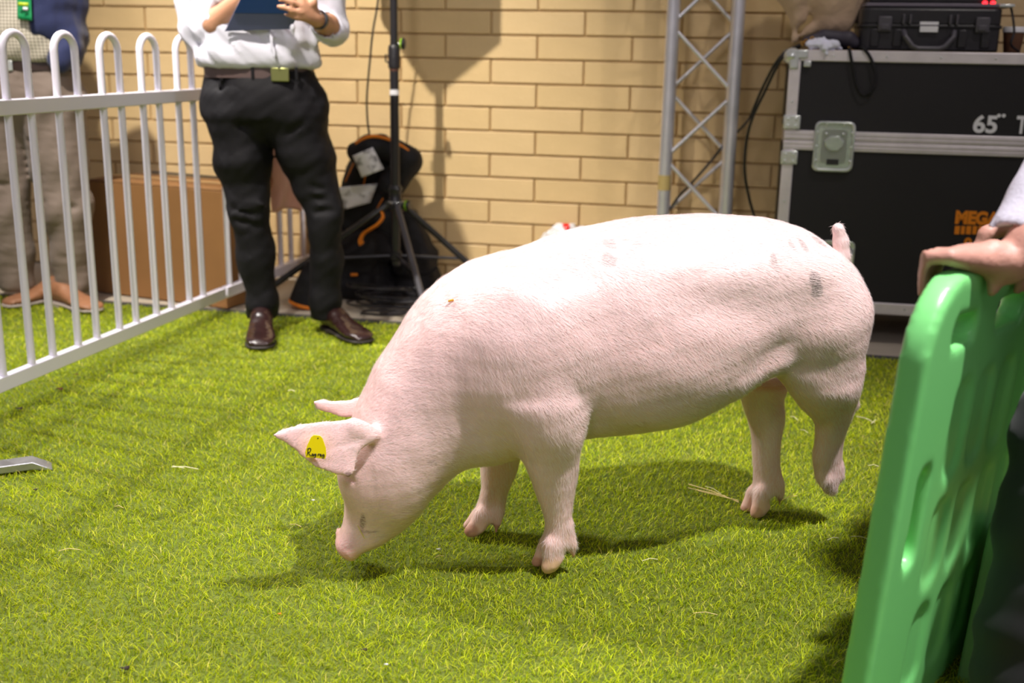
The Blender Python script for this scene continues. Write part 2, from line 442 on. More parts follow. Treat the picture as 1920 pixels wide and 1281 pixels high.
def legloft(fd, rows, k=0.02, p=2.0, cap=0.015):
    """rows (x_left, x_right, y, half_width, t): outlines of a leg, top to bottom"""
    st = []
    for xl, xr, y, hw, t in rows:
        a, b = ps(xl, y, t), ps(xr, y, t)
        st.append((-(a[2] + b[2]) / 2, b[0], a[0], hw, -t))
    fd.loft((0, 0, 0), (0, 0, -1), (1, 0, 0), st, k, p, cap)          # W = U x V = (0,-1,0)
def slab(fd, poly, t0, bend, th, k=0.012):
    """a leaf such as an ear: outline in the (s, z) plane at t0, bent by bend(s, z)"""
    Q = np.array(poly)[:, [0, 2]]
    def fn(x, y, z):
        X, Z = np.broadcast_arrays(x[:, :, 0], z[:, 0, :])
        d = np.full(X.shape, 1e9); sg = np.ones(X.shape)
        for i in range(len(Q)):
            a, b = Q[i], Q[i - 1]
            ex, ez = b - a; wx, wz = X - a[0], Z - a[1]
            c = np.clip((wx * ex + wz * ez) / (ex * ex + ez * ez), 0, 1)
            d = np.minimum(d, (wx - ex * c) ** 2 + (wz - ez * c) ** 2)
            c1, c2, c3 = Z >= a[1], Z < b[1], ex * wz > ez * wx
            sg = np.where((c1 & c2 & c3) | (~c1 & ~c2 & ~c3), -sg, sg)
        d2 = (sg * np.sqrt(d))[:, None, :]
        tk = th * (0.75 + 0.25 * np.clip(-d2 / 0.03, 0, 1))
        dt = np.abs(y - (t0 + bend(x, z))) - tk
        q = np.maximum(0.008 - np.abs(d2 - dt), 0) / 0.008
        return np.maximum(d2, dt) + q * q * 0.002
    fd.put(fn, (Q[:, 0].min(), t0 - .06, Q[:, 1].min()), (Q[:, 0].max(), t0 + .06, Q[:, 1].max()), k)

pf = Field((-0.56, -0.27, -0.03), (0.90, 0.27, 0.80), 0.0048)
# trunk
trunk = [(-0.17, .52, .36, .05), (-0.12, .580, .280, .105), (-0.06, .625, .248, .145), (0.0, .655, .240, .168), (.08, .683, .256, .175), (.18, .704, .262, .180), (.27, .714, .263, .184), (.34, .717, .278, .184),
         (.41, .717, .315, .180), (.48, .712, .362, .170), (.55, .705, .398, .158), (.61, .690, .40, .145), (.65, .670, .39, .130), (.695, .634, .39, .108), (.725, .590, .40, .082), (.748, .52, .43, .045)]
pf.loft((0, 0, 0), (1, 0, 0), (0, 0, 1), trunk, 0.03, 2.25, 0.03)
# neck and head: one long taper from the shoulders down to the snout
HO = np.array([0.02, 0, 0.47]); HU = np.array([-.698, 0, -.716]); HV = np.array([-.716, 0, .698])
def hu(x, y, t=0.0):
    q = ps(x, y, t) - HO; return (q @ HU, q @ HV)
topl = sorted([hu(*q) for q in ((880, 503), (830, 527), (780, 577), (735, 642), (700, 697), (672, 755), (655, 800), (648, 850), (645, 890), (643, 935), (643, 965), (640, 985))])
botl = sorted([hu(*q) for q in ((672, 1022), (692, 1017), (715, 1006), (740, 990), (770, 962), (800, 925), (845, 880), (870, 866), (910, 858), (930, 850))])
def lin(L, u): return float(np.interp(u, [q[0] for q in L], [q[1] for q in L]))
hw_ = [(-.06, .14), (0.05, .148), (.13, .145), (.2, .132), (.27, .118), (.33, .112), (.385, .104), (.43, .084), (.47, .062), (.51, .050), (.55, .044), (.57, .040)]
st = []
for u in np.linspace(-0.02, 0.572, 22):
    st.append((u, lin(topl, u), lin(botl, u), float(np.interp(u, *zip(*hw_))), -0.028 * max(0, u - .2) / .35))
pf.loft(HO, HU, HV, st, 0.06, 2.1, 0.018)
hW = np.cross(HU, HV)
# snout rim, brow, cheeks
sn = ps(660, 1012, .012)
dax = ps(627, 1000) - ps(690, 1030); dax[1] = 0; dax /= np.linalg.norm(dax); nax = np.cross(dax, (0, 1, 0))
pf.ell(sn, (.041, .040, .011), 0.009, M=np.array([dax, (0, 1, 0), nax]).T)
pf.ell(ps(715, 900, -.06) + [0, .0, 0], (.075, .045, .075), 0.04)
pf.ell(ps(660, 880, -.055), (.022, .03, .045), 0.03)
pf.ell(ps(660, 880, -.055) + [0, .13, 0], (.022, .03, .045), 0.03)
# fold at the mouth and wrinkles over the snout
pf.cone(ps(670, 962, -.056), ps(682, 1000, -.050), .004, .0065, .008, cut=True)
pf.cone(ps(682, 1000, -.050), ps(712, 1000, -.052), .0065, .004, .008, cut=True)
pf.cone(ps(646, 986, -.03), ps(672, 1002, -.045), .003, .004, .007, cut=True); pf.cone(ps(672, 1002, -.045), ps(697, 1013, -.03), .004, .003, .007, cut=True)
pf.cone(ps(650, 1000, -.045), ps(672, 990, -.05), .002, .002, .006, cut=True)
pf.cone(ps(652, 893, -.088), ps(662, 903, -.092), .004, .003, .006, cut=True)
# shoulders, each with the muscle of the upper arm standing off the ribs
for sd in (-1, 1):
    pf.ell((-.015, sd * .105, .47), (.135, .085, .155), 0.05)
    pf.ell((.012, sd * .148, .375), (.070, .050, .115), 0.012 if sd < 0 else 0.03, M=np.array([[.97, 0, .24], [0, 1, 0], [-.24, 0, .97]]).T)
    pf.ell((.600, sd * .095, .520), (.125, .080, .130), 0.045)
    pf.ell((.640, sd * .082, .490), (.100, .072, .125), 0.045)
    pf.ell((.28, sd * .12, .44), (.18, .066, .12), 0.05)
# loin hollow above the flank and the groove in front of the stifle
pf.ell((.47, -.218, .565), (.17, .030, .028), 0.06, cut=True)
pf.ell((.545, -.210, .47), (.022, .028, .09), 0.06, cut=True, M=np.array([[.95, 0, -.3], [0, 1, 0], [.3, 0, .95]]).T)
for a, b, q, w in (((1088, 735), (1096, 770), .002, .010), ((1096, 770), (1094, 812), .010, .012)):
    pf.cone(ps(*a, -.194), ps(*b, -.190), q, w, .022, cut=True)
# neck hollow behind the jowl
pf.ell(ps(800, 800, -.175), (.03, .03, .08), 0.05, cut=True, M=np.array([[.8, 0, .6], [0, 1, 0], [-.6, 0, .8]]).T)
pf.ell(ps(880, 760, -.22), (.03, .03, .10), 0.05, cut=True, M=np.array([[.8, 0, .6], [0, 1, 0], [-.6, 0, .8]]).T)
# flank skin fold
pf.cone(ps(1380, 715, -.14), ps(1450, 680, -.13), .022, .026, 0.035)
# near front leg
legloft(pf, [(935, 1090, 750, .060, -.135), (955, 1090, 800, .056, -.135), (975, 1087, 840, .048, -.13), (992, 1082, 885, .041, -.125), (1006, 1076, 925, .037, -.12), (1019, 1071, 960, .031, -.12),
             (1024, 1067, 985, .029, -.12), (1019, 1068, 1010, .032, -.12), (1014, 1064, 1030, .030, -.12)], 0.022)
pf.cone(ps(1036, 1022, -.137), ps(1034, 1058, -.140), .019, .0175, 0.010, flat=((0, 1, 0), .85)); pf.cone(ps(1046, 1045, -.137), ps(1026, 1066, -.140), .013, .010, 0.012)
pf.cone(ps(1026, 1018, -.103), ps(1010, 1052, -.098), .017, .012, 0.008, flat=((0, 1, 0), .85)); pf.cone(ps(1012, 1048, -.098), ps(1003, 1056, -.098), .010, .007, 0.010)
pf.cone(ps(1062, 985, -.130), ps(1072, 1022, -.135), .015, .011, 0.014); pf.cone(ps(1072, 1022, -.135), ps(1076, 1047, -.137), .010, .004, 0.006)
# far front leg
legloft(pf, [(902, 985, 830, .052, .115), (901, 974, 860, .045, .11), (902, 968, 885, .040, .105), (904, 957, 910, .033, .10), (899, 949, 935, .030, .10), (890, 945, 958, .029, .10), (884, 938, 975, .028, .10)], 0.022)
pf.cone(ps(905, 968, .082), ps(888, 992, .080), .021, .016, 0.012, flat=((0, 1, 0), .85)); pf.cone(ps(900, 990, .080), ps(880, 998, .080), .012, .010, 0.012)
pf.cone(ps(895, 968, .115), ps(876, 986, .118), .017, .010, 0.010)
pf.cone(ps(932, 960, .085), ps(933, 982, .083), .012, .009, 0.012); pf.cone(ps(933, 980, .083), ps(930, 998, .083), .008, .004, 0.006)
# far hind leg
legloft(pf, [(1385, 1475, 715, .06, .06), (1392, 1464, 745, .05, .055), (1400, 1468, 772, .044, .05), (1406, 1467, 790, .040, .05), (1412, 1462, 815, .034, .05), (1413, 1460, 850, .030, .05),
             (1415, 1461, 880, .029, .05), (1415, 1465, 905, .031, .05), (1408, 1462, 925, .032, .05)], 0.022)
pf.cone(ps(1430, 925, .030), ps(1422, 955, .026), .022, .019, 0.010, flat=((0, 1, 0), .85)); pf.cone(ps(1436, 950, .028), ps(1416, 965, .026), .012, .010, 0.012)
pf.cone(ps(1413, 925, .066), ps(1400, 952, .070), .018, .013, 0.008); pf.cone(ps(1402, 950, .070), ps(1392, 963, .070), .011, .008, 0.010)
pf.cone(ps(1459, 910, .035), ps(1463, 928, .033), .012, .009, 0.012); pf.cone(ps(1463, 928, .033), ps(1461, 947, .033), .008, .003, 0.006)
# near hind leg, pushing off its toes
legloft(pf, [(1455, 1608, 690, .060, -.10), (1476, 1603, 722, .060, -.10), (1492, 1600, 742, .055, -.095), (1504, 1597, 760, .048, -.085), (1520, 1594, 778, .042, -.078), (1531, 1588, 795, .036, -.07),
             (1532, 1579, 822, .031, -.06), (1526, 1576, 852, .030, -.052), (1528, 1579, 880, .030, -.045), (1534, 1574, 902, .027, -.042)], 0.03)
pf.cone(ps(1590, 738, -.08), ps(1598, 758, -.078), .018, .016, 0.018)
pf.cone(ps(1549, 895, -.055), ps(1556, 915, -.058), .021, .015, 0.012); pf.cone(ps(1548, 898, -.020), ps(1552, 913, -.018), .019, .013, 0.010)
pf.cone(ps(1557, 912, -.058), ps(1561, 924, -.058), .013, .008, 0.008)
pf.cone(ps(1571, 872, -.055), ps(1575, 892, -.057), .011, .008, 0.010); pf.cone(ps(1575, 892, -.057), ps(1572, 906, -.057), .007, .003, 0.005)
pf.cone(ps(1540, 610, -.085), ps(1549, 705, -.092), .088, .058, .05)
# tail stump
pf.cone(ps(1578, 482, 0), ps(1577, 455, 0), .020, .0160, 0.02); pf.cone(ps(1577, 452, 0), ps(1571, 430, 0), .0150, .0130, 0.012)
# teats
for x, y in ((1147, 800), (1203, 798), (1256, 791), (1325, 772), (1359, 756)):
    q = ps(x, y, -.05); pf.cone(q + [0, 0, .012], q - [0, 0, .004], .010, .006, .012)
# ears
er = [ps(*q, -.115) for q in ((508, 818), (530, 808), (558, 800), (605, 792), (642, 789), (668, 788), (690, 800), (702, 822), (684, 836), (670, 850), (666, 870), (662, 884), (650, 890), (630, 887), (589, 874), (564, 856), (536, 832))]
slab(pf, er, -.115, lambda x, z: -.25 * (0.335 - z) - 2.2 * np.maximum(0, x + .37) ** 2 + .35 * np.maximum(0, x + .36), .0072)
pf.cone(ps(692, 815, -.100), ps(664, 800, -.112), .014, .008, 0.02)
pf.cone(ps(678, 826, -.126), ps(645, 836, -.129), .0055, .0045, .006, cut=True); pf.cone(ps(645, 836, -.129), ps(606, 847, -.132), .0045, .003, .005, cut=True)
fr = [ps(*q, .115) for q in ((587, 754), (600, 749), (625, 752), (650, 750), (690, 740), (700, 775), (665, 782), (640, 783), (615, 775), (592, 768))]
slab(pf, fr, .115, lambda x, z: .1 * (z - .31), .0072)
pf.warp(lambda x, y, z: 0.0012 * vnoise(x * 28, y * 28, z * 28, 3) + 0.0006 * vnoise(x * 75, y * 75, z * 75, 4))
pf.clip((0, 0, -1), -0.008)
pV, pQ = pf.skin(3)

pig = thing('pig', tuple(PP), 'large pale pink pig with a few dark spots grazing head down on the turf', 'pig')
skinm = mat('pig_skin', (0.8, 0.6, 0.55), 0.50, attr='tint', sss=0.12, spec=0.35, bump=(300, 0.05, (1, 1, 1)))
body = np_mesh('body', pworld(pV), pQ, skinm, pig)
nrm = np.zeros(len(pV) * 3, np.float32); body.data.vertices.foreach_get('normal', nrm); nrm = nrm.reshape(-1, 3)      # world axes: the Empty is not turned
pw = pworld(pV)
col = np.tile(np.array([0.82, 0.56, 0.53]), (len(pV), 1))
s_, t_, z_ = pV.T
col *= (1 + 0.035 * vnoise(s_ * 14, t_ * 14, z_ * 14, 9))[:, None]
col[:, 1:] *= (1 + 0.05 * vnoise(s_ * 7, t_ * 7, z_ * 7, 10))[:, None]
def blend(mask, c, a=1.0):
    global col
    w = np.clip(mask, 0, 1)[:, None] * a; col = col * (1 - w) + np.array(c) * w
# pinker snout, ear skin, and creases; withers and back paled to mimic top light
blend(np.clip((-0.33 - s_) / .04, 0, 1) * np.clip((.12 - z_) / .05, 0, 1), (0.72, 0.34, 0.31), .85)
blend(np.clip((-0.36 - s_) / .03, 0, 1) * (z_ > .22), (0.84, 0.56, 0.55), .7)
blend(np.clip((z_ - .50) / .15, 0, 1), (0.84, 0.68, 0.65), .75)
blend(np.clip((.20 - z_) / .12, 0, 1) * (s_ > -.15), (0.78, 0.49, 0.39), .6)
def near_px(x, y):
    """the point of the near side of the skin that lies under a pixel"""
    v = pw - CAM; w = v @ FW; X = CX + F_PX * (v @ RT) / w; Y = CY - F_PX * (v @ UP) / w
    d = (X - x) ** 2 + (Y - y) ** 2; c = np.nonzero(d < 30)[0]
    if len(c) == 0: c = np.argsort(d)[:4]
    return int(c[np.argmin(w[c])])
def spot_at(x, y, rx, rz, c, a, sd, ang=0.0):
    i = near_px(x, y); q = pV - pV[i]
    k = 0.00122
    ca, sa = math.cos(ang), math.sin(ang)
    u, v = q[:, 0] * ca + q[:, 2] * sa, -q[:, 0] * sa + q[:, 2] * ca
    r = np.sqrt((u / (rx * k)) ** 2 + (v / (rz * k)) ** 2 + (q[:, 1] / .035) ** 2)
    r = r + 0.14 * vnoise(pV[:, 0] * 160, pV[:, 1] * 160, pV[:, 2] * 160, sd)
    blend(np.clip((1.15 - r) / .3, 0, 1), c, a)
for (x, y, rx, rz, a, ang) in ((1142, 484, 13, 11, .55, 0), (1144, 453, 11, 8, .4, 0), (1197, 453, 9, 4, .25, 0), (1454, 486, 7, 12, .55, 0), (1485, 456, 5, 9, .5, .2), (1510, 456, 7, 11, .65, .2), (1537, 448, 12, 7, .6, -.6),
                            (1532, 527, 11, 12, .85, .1), (1537, 545, 10, 13, .9, .1), (1473, 412, 11, 6, .4, -.3), (1440, 464, 3, 3, .3, 0)):
    spot_at(x, y, rx, rz, (0.11, 0.075, 0.065), a, int(x), ang)
for (x, y, rx, rz, a) in ((813, 870, 9, 7, .35), (820, 872, 3, 3, .6), (652, 897, 5, 7, .7), (677, 982, 4, 15, .75), (694, 1002, 14, 3, .6), (1566, 432, 6, 5, .2), (838, 816, 3, 2, .3)):
    spot_at(x, y, rx, rz, (0.13, 0.05, 0.05), a, int(y))
# horn of the toes and dew claws
for (x, y, r, c) in ((1030, 1070, 17, (.72, .45, .28)), (1045, 1066, 12, (.72, .47, .28)), (1004, 1060, 11, (.55, .27, .18)), (1076, 1045, 12, (.66, .32, .17)), (880, 1000, 13, (.5, .25, .17)), (867, 997, 9, (.4, .2, .14)),
                     (931, 996, 10, (.55, .28, .17)), (1416, 970, 14, (.66, .37, .26)), (1392, 964, 10, (.5, .26, .18)), (1461, 944, 9, (.45, .28, .18)), (1560, 922, 13, (.32, .17, .11)), (1574, 903, 6, (.4, .25, .16))):
    i = near_px(x, y); dd = np.linalg.norm(pV - pV[i], axis=1); blend(np.clip((r * .00125 - dd) / .006 + .5, 0, 1), c, .85)
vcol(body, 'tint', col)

def bristles():
    tri = pw[pQ]; area = np.linalg.norm(np.cross(tri[:, 1] - tri[:, 0], tri[:, 3] - tri[:, 0]), axis=1)
    vis = ((CAM - pw[pQ[:, 0]]) * nrm[pQ[:, 0]]).sum(1) > -0.25
    legs = pV[pQ[:, 0], 2] < .055
    pr = area * vis * (~legs); pr /= pr.sum()
    n = 130000; f = rng.choice(len(pQ), n, p=pr)
    a, b = rng.uniform(0, 1, (2, n, 1)); q = tri[f]
    P = q[:, 0] * (1 - a) * (1 - b) + q[:, 1] * a * (1 - b) + q[:, 2] * a * b + q[:, 3] * (1 - a) * b
    N = nrm[pQ[f, 0]]; L = P - PP; s = L @ PA; z = L[:, 2]
    # the coat runs tailwards and down; on the head it runs towards the poll, on the legs down
    hd = 1 / (1 + np.exp((s + .16) / .035)); lg = (1 - hd) / (1 + np.exp((z - .27) / .02))
    ds = hd * .9 + lg * .2 + (1 - hd - lg) * 1.0; dz = hd * .25 - lg * 1.0 + (1 - hd - lg) * (-.55 - .5 * np.clip((.6 - z) * 2, 0, .6))
    ds = ds + 0.35 * vnoise(s * 9, L[:, 1] * 9, z * 9, 21); dz = dz + 0.35 * vnoise(s * 9, L[:, 1] * 9, z * 9, 22)
    D = ds[:, None] * PA + dz[:, None] * np.array([0, 0, 1.0]) + rng.normal(0, .20, (n, 3))
    D -= N * (D * N).sum(1)[:, None]; D /= np.linalg.norm(D, axis=1)[:, None] + 1e-9
    Ln = rng.uniform(.009, .021, n) * np.where(s < -.33, .55, 1) * np.where(z > .64, .75, 1); W = np.cross(N, D) * 0.00017
    tip = P + D * Ln[:, None] + N * (Ln * rng.uniform(.03, .20, n))[:, None]
    mid = P + D * (Ln * .5)[:, None] + N * (Ln * .07)[:, None]
    V = np.stack([P - W, P + W, mid + W, mid - W, tip], 1).reshape(-1, 3); i = np.arange(n)[:, None] * 5
    Ft = np.concatenate([i + np.array([[0, 1, 2]]), i + np.array([[0, 2, 3]]), i + np.array([[3, 2, 4]])])
    o = np_mesh('bristles', V, Ft, mat('pig_bristle', (0.90, 0.73, 0.70), 0.35, spec=0.6), pig, smooth=False); o['kind'] = 'stuff'
bristles()

# ear tag with its handwriting
TT = -.128 - .014
def tagp(x, y, off=0.0): return pworld(ps(x, y, TT - off))
tg = MB(); tpoly = [(594, 816), (600, 817), (605, 822), (611, 840), (612, 852), (610, 861), (592, 859), (573, 858), (572, 848), (576, 835), (583, 820), (588, 816)]
n = len(tpoly); tg.add([tagp(*q) for q in tpoly] + [tagp(*q, .0022) for q in tpoly], [tuple(range(n)), tuple(range(2 * n - 1, n - 1, -1))] + [(i, n + i, n + (i + 1) % n, (i + 1) % n) for i in range(n)])
tgo = tg.build('ear_tag', mat('yellow_tag', (0.90, 0.72, 0.005), 0.35), pig, bevel=.0006); tgo['label'] = 'yellow plastic ear tag with black handwriting'
def rel(x, y): return (480 + x / 3.2021, 700 + y / 3.2025)             # from a close look at the tag
strokes = [[(314, 452), (311, 475), (306, 496)], [(309, 455), (322, 449), (330, 458), (325, 470), (313, 476)], [(315, 476), (322, 488), (332, 497)],
           [(344, 485), (338, 484), (336, 493), (342, 497), (346, 487)], [(346, 486), (347, 495), (350, 496)],
           [(360, 485), (353, 485), (353, 493), (359, 493), (361, 485)], [(361, 486), (360, 500), (352, 506), (347, 504)],
           [(372, 486), (373, 498)], [(372, 490), (377, 484), (382, 486)],
           [(391, 487), (386, 486), (384, 495), (389, 498), (392, 488)], [(392, 488), (394, 498), (397, 498)],
           [(409, 489), (401, 488), (401, 497), (407, 498), (410, 489)], [(410, 489), (409, 505), (402, 510), (396, 507)]]
ink = MB()
for q in strokes: ink.tube(catmull([tagp(*rel(*k), .0026) for k in q], 4), .00072, 6)
ink.tube([tagp(*rel(372, 390), .0024), tagp(*rel(372, 391), .003)], .0012, 8)
ink.build('handwriting', mat('marker_ink', (0.01, 0.01, 0.01), 0.5), tgo)

# ================================================================== METAL AND PLASTIC USED BY THE FURNITURE
white_coat = mat('white_powder_coat', (0.80, 0.77, 0.87), 0.28, spec=0.5)
zinc = mat('galvanised_steel', (0.42, 0.42, 0.43), 0.42, metal=0.85, noise=(30, .15), bump=(80, .1))
alu = mat('brushed_aluminium', (0.74, 0.74, 0.80), 0.32, metal=0.6, noise=(14, .08), bump=(120, .08, (1, 1, .05)))
alu_case = mat('case_aluminium', (0.76, 0.71, 0.74), 0.36, metal=0.25, noise=(20, .08), bump=(90, .1, (.05, .05, 1)))
chrome = mat('bright_zinc', (0.70, 0.74, 0.72), 0.25, metal=0.6, noise=(50, .1))
black_metal = mat('black_tube', (0.018, 0.017, 0.020), 0.32, spec=0.6)
grey_metal = mat('dark_grey_tube', (0.085, 0.083, 0.095), 0.38, metal=0.3)
black_plastic = mat('black_plastic', (0.016, 0.015, 0.018), 0.38, bump=(70, .1))
black_cloth = mat('black_nylon', (0.010, 0.009, 0.011), 0.7, noise=(25, .3), bump=(55, .4), spec=.3)
green_plastic = mat('lime_plastic', (0.30, 0.60, 0.02), 0.4)
orange_cloth = mat('orange_webbing', (0.85, 0.24, 0.01), 0.6, bump=(150, .3))
rubber = mat('black_rubber', (0.035, 0.033, 0.042), 0.7)

# ================================================================== PICKET FENCE (two panels end to end)
fA = ground(0, 735, 0.07); fA[2] = 0
fB = ground(418, 560, 0.07); fB[2] = 0
def pxfence(dirq, x):
    """distance along the fence at which the ground line passes under a pixel column"""
def fence(name, P, Q, label, hoops, foot_side=None, gap=0.045):
    P = np.array(P); Q = np.array(Q); L = np.linalg.norm(Q - P); e = (Q - P) / L; nn = np.array([-e[1], e[0], 0]); M = axes(e, nn, (0, 0, 1))
    t = thing(name, tuple(P), label, 'fence', 'white picket fence panels around the ring')
    def W(u, z, d=0): return P + e * u + nn * d + np.array([0, 0, z])
    MB().box(W(L / 2, 0.862), (L, 0.028, 0.044), M).build('top_rail', white_coat, t, bevel=.003)
    MB().box(W(L / 2, 0.092), (L, 0.028, 0.044), M).build('bottom_rail', white_coat, t, bevel=.003)
    for u0, w in hoops:
        r = w / 2; zt = 1.065 - r
        pts = [W(u0 - r, .1), W(u0 - r, .5), W(u0 - r, zt)] + [W(u0 - r * math.cos(a), zt + r * math.sin(a)) for a in np.linspace(0.2, math.pi - .2, 12)] + [W(u0 + r, zt), W(u0 + r, .5), W(u0 + r, .1)]
        MB().tube(pts, .0115, 12, up=nn).build('hoop_picket', white_coat, t)
    return t, W, e, nn, L
_d = (fB - fA) / np.linalg.norm(fB - fA)
FP = fA - _d * 0.66                                                  # the panel starts left of the picture, above its steel foot
FQ = fB
def along(x, z=0.5):
    """where the fence plane is met under a pixel column"""
    nn = np.array([-_d[1], _d[0], 0]); q = on_plane(x, 300, fA, nn); return float((q - FP) @ _d)
hx = [(23, 67), (118, 154), (200, 233), (272, 302), (340, 368)]        # the two uprights of each hoop, seen at mid height
hoops = []
for a, b in hx:
    ua, ub = along(a), along(b); hoops.append(((ua + ub) / 2, ub - ua))
stepu = (hoops[-1][0] - hoops[0][0]) / 4; wdt = sum(h[1] for h in hoops) / 5
u0 = hoops[0][0]
hoops1 = [(u0 + stepu * k, wdt) for k in range(-3, 5) if u0 + stepu * k - wdt > 0.02]
LL = float(np.linalg.norm(FQ - FP)) 
t1, W1, e1, n1, L1 = fence('picket_fence', FP, FQ, 'white hooped picket fence panel on the left, nearest the camera, with a steel foot', hoops1)
MB().tube([W1(0, .02), W1(0, 1.0)], .0165, 12).build('end_post', white_coat, t1)
# steel foot, a flat bar turned down at its end
ft_tip = ground(98, 872, 0.012); fb_ = W1(0.02, 0.03)
dd = ft_tip - np.array([fb_[0], fb_[1], .012]); Lf = np.linalg.norm(dd); fd_ = dd / Lf; sd_ = np.array([-fd_[1], fd_[0], 0])
fm = MB(); prof = [(-.30, .018), (Lf - .045, .034), (Lf, .010)]; prof2 = [(-.30, .004), (Lf - .048, .014), (Lf, .006)]
b0 = np.array([fb_[0], fb_[1], 0])
for sgn in (0,):
    ring = []
    for (u, z), (u2, z2) in zip(prof, prof2):
        ring.append([b0 + fd_ * u + sd_ * .026 + [0, 0, z], b0 + fd_ * u - sd_ * .026 + [0, 0, z], b0 + fd_ * u2 - sd_ * .026 + [0, 0, z2], b0 + fd_ * u2 + sd_ * .026 + [0, 0, z2]])
    vs = [p for q in ring for p in q]; fs = [(0, 1, 2, 3), (11, 10, 9, 8)]
    for i in range(2):
        for k in range(4): fs.append((i * 4 + k, i * 4 + (k + 1) % 4, i * 4 + 4 + (k + 1) % 4, i * 4 + 4 + k)[::-1])
    fm.add(vs, fs)
fm.build('foot', zinc, t1, bevel=.002)['label'] = 'galvanised steel foot'
# second panel, straight on behind the standing man
qd = ground(585, 492, 0.07); qd[2] = 0
P2 = FQ + _d * .015
e2 = (qd - P2) / np.linalg.norm(qd - P2); L2_ = 1.02
n_h = int((L2_ - .08) / stepu)
hoops2 = [(.02 + wdt / 2 + stepu * (k + .1), wdt) for k in range(0, n_h + 1) if .02 + wdt + stepu * (k + .1) < L2_]
t2, W2, e2_, n2, _ = fence('picket_fence', P2, P2 + e2 * L2_, 'white hooped picket fence panel behind the man holding the blue folder', hoops2)
MB().tube([W2(L2_, .02), W2(L2_, .95)], .0145, 12).tube([W2(L2_ + .015, .80), W2(L2_ + .015, .93)], .008, 8).build('end_post', white_coat, t2)

# ================================================================== CARDBOARD BOX behind the fence
card = mat('brown_cardboard', (0.27, 0.130, 0.042), 0.8, noise=(6, .06), bump=(90, .1, (1, 1, .2)))
card_lit = card
bl, br = ground(180, 547), ground(427, 579)
be = (br - bl); be[2] = 0; BL = np.linalg.norm(be); be /= BL; bn = np.array([be[1], -be[0], 0])
bx = thing('cardboard_box', tuple(bl), 'large brown cardboard box standing on the floor behind the picket fence', 'box')
BH = 0.478; BD = 0.30; BMt = axes(be, -bn, (0, 0, 1))
def bw(u, d, z): return bl + be * u - bn * d + np.array([0, 0, z])
MB().box(bw(BL / 2, BD / 2, BH / 2), (BL, BD, BH), BMt).build('carton', card, bx, bevel=.004)
for d0, tilt in ((0.0, 1), (BD, -1)):
    f = MB(); a, b = bw(0.004, d0, BH + .003), bw(BL - .004, d0, BH + .003); c, d_ = bw(BL - .004, d0 + tilt * BD * .485, BH + .008), bw(.004, d0 + tilt * BD * .485, BH + .008)
    f.add([a, b, c, d_], [(0, 1, 2, 3)]).build('flap', card, bx, solid=.004)
tape = mat('parcel_tape', (0.40, 0.24, 0.10), 0.3)
MB().box(bw(BL / 2, BD / 2, BH + .0105), (BL, .05, .001), BMt).build('tape_strip', tape, bx)
_st = on_plane(517, 431, br, be)
MB().lathe([(.019, 0), (.019, .001)], bw(BL, .16, .27), be, 20).build('sticker', mat('blue_sticker', (0.01, 0.09, 0.42), .5), bx)['label'] = 'round blue sticker'
# dark strip drawn in place of the shaded gap between the flaps
MB().tube([bw(.10, .285, BH + .016), bw(BL - .01, .255, BH + .016)], .005, 8).build('gap_strip', black_metal, None)
tag(bpy.data.objects['gap_strip'], 'dark strip added for the shaded gap between the cardboard box flaps', 'gap_strip')

# pink cloth bag hanging on the second fence panel
pk = MB(); pinkm = mat('pink_cotton', (0.62, 0.33, 0.27), 0.8, noise=(12, .08), bump=(30, .3))
pA, pB = at(498, 268, 4.62), at(562, 290, 4.62)
def pinkf(u, v):
    x = 497 + 66 * u + 4 * math.sin(9 * v + 5 * u) * v; y = 262 + 18 * u + (128 - 45 * (u - .55) ** 2 * 2 + 10 * math.sin(7 * u)) * v * (0.78 if u < .25 else 1)
    return at(x, y, 4.50 + .05 * math.sin(8 * u) * (0.3 + v) - .025 * math.sin(math.pi * v))
pk.grid(pinkf, 18, 16); pko = pk.build('pink_bag', pinkm, None, solid=.02, sub=1); tag(pko, 'pink cloth bag hanging from the fence behind the man in black trousers', 'bag')

# ================================================================== SPEAKER STAND
SC = np.array([-0.497, 4.62, 0.0])
st_ = thing('speaker_stand', tuple(SC), 'black tripod speaker stand with a green knob, standing by the wall', 'stand')
hz = at(737, 372, SC[1])[2]
_top = at(727, 0, SC[1]); SC_x = at(741, 330, SC[1])[0]
SC2 = np.array([SC_x, SC[1], 0]); st_.location = SC2
def sp(z): return SC2 + np.array([0, 0, z])
z_col = at(730, 105, SC[1])[2]
MB().tube([sp(.16), sp(z_col)], .0185, 18).build('lower_tube', black_metal, st_)
MB().tube([sp(z_col - .02), sp(1.72)], .0155, 18).build('upper_tube', black_metal, st_)
MB().lathe([(.019, -.05), (.024, -.045), (.024, .03), (.021, .04), (.016, .045)], sp(z_col), n=20).tube([sp(z_col) + [-.02, 0, .0], sp(z_col) + [-.034, 0, .005], sp(z_col) + [-.034, 0, -.02], sp(z_col) + [-.02, 0, -.028]], .0035, 8).build('collar', black_plastic, st_)
kz = at(748, 82, SC[1])[2]
MB().tube([sp(kz), sp(kz) + [.032, -.004, 0]], .004, 8).build('bolt', black_metal, st_)
k0 = sp(kz) + [.03, -.004, 0]
kb = MB().lathe([(.012, 0), (.021, .003), (.023, .008), (.020, .014), (.008, .016)], k0, (1, -.1, 0), 16).build('knob', black_plastic, st_)
MB().lathe([(.0195, -.003), (.0215, .001), (.0195, .003)], k0, (1, -.1, 0), 16).build('knob_ring', green_plastic, kb)['label'] = 'lime green ring'
za, zb = at(732, 178, SC[1])[2], at(732, 168, SC[1])[2]
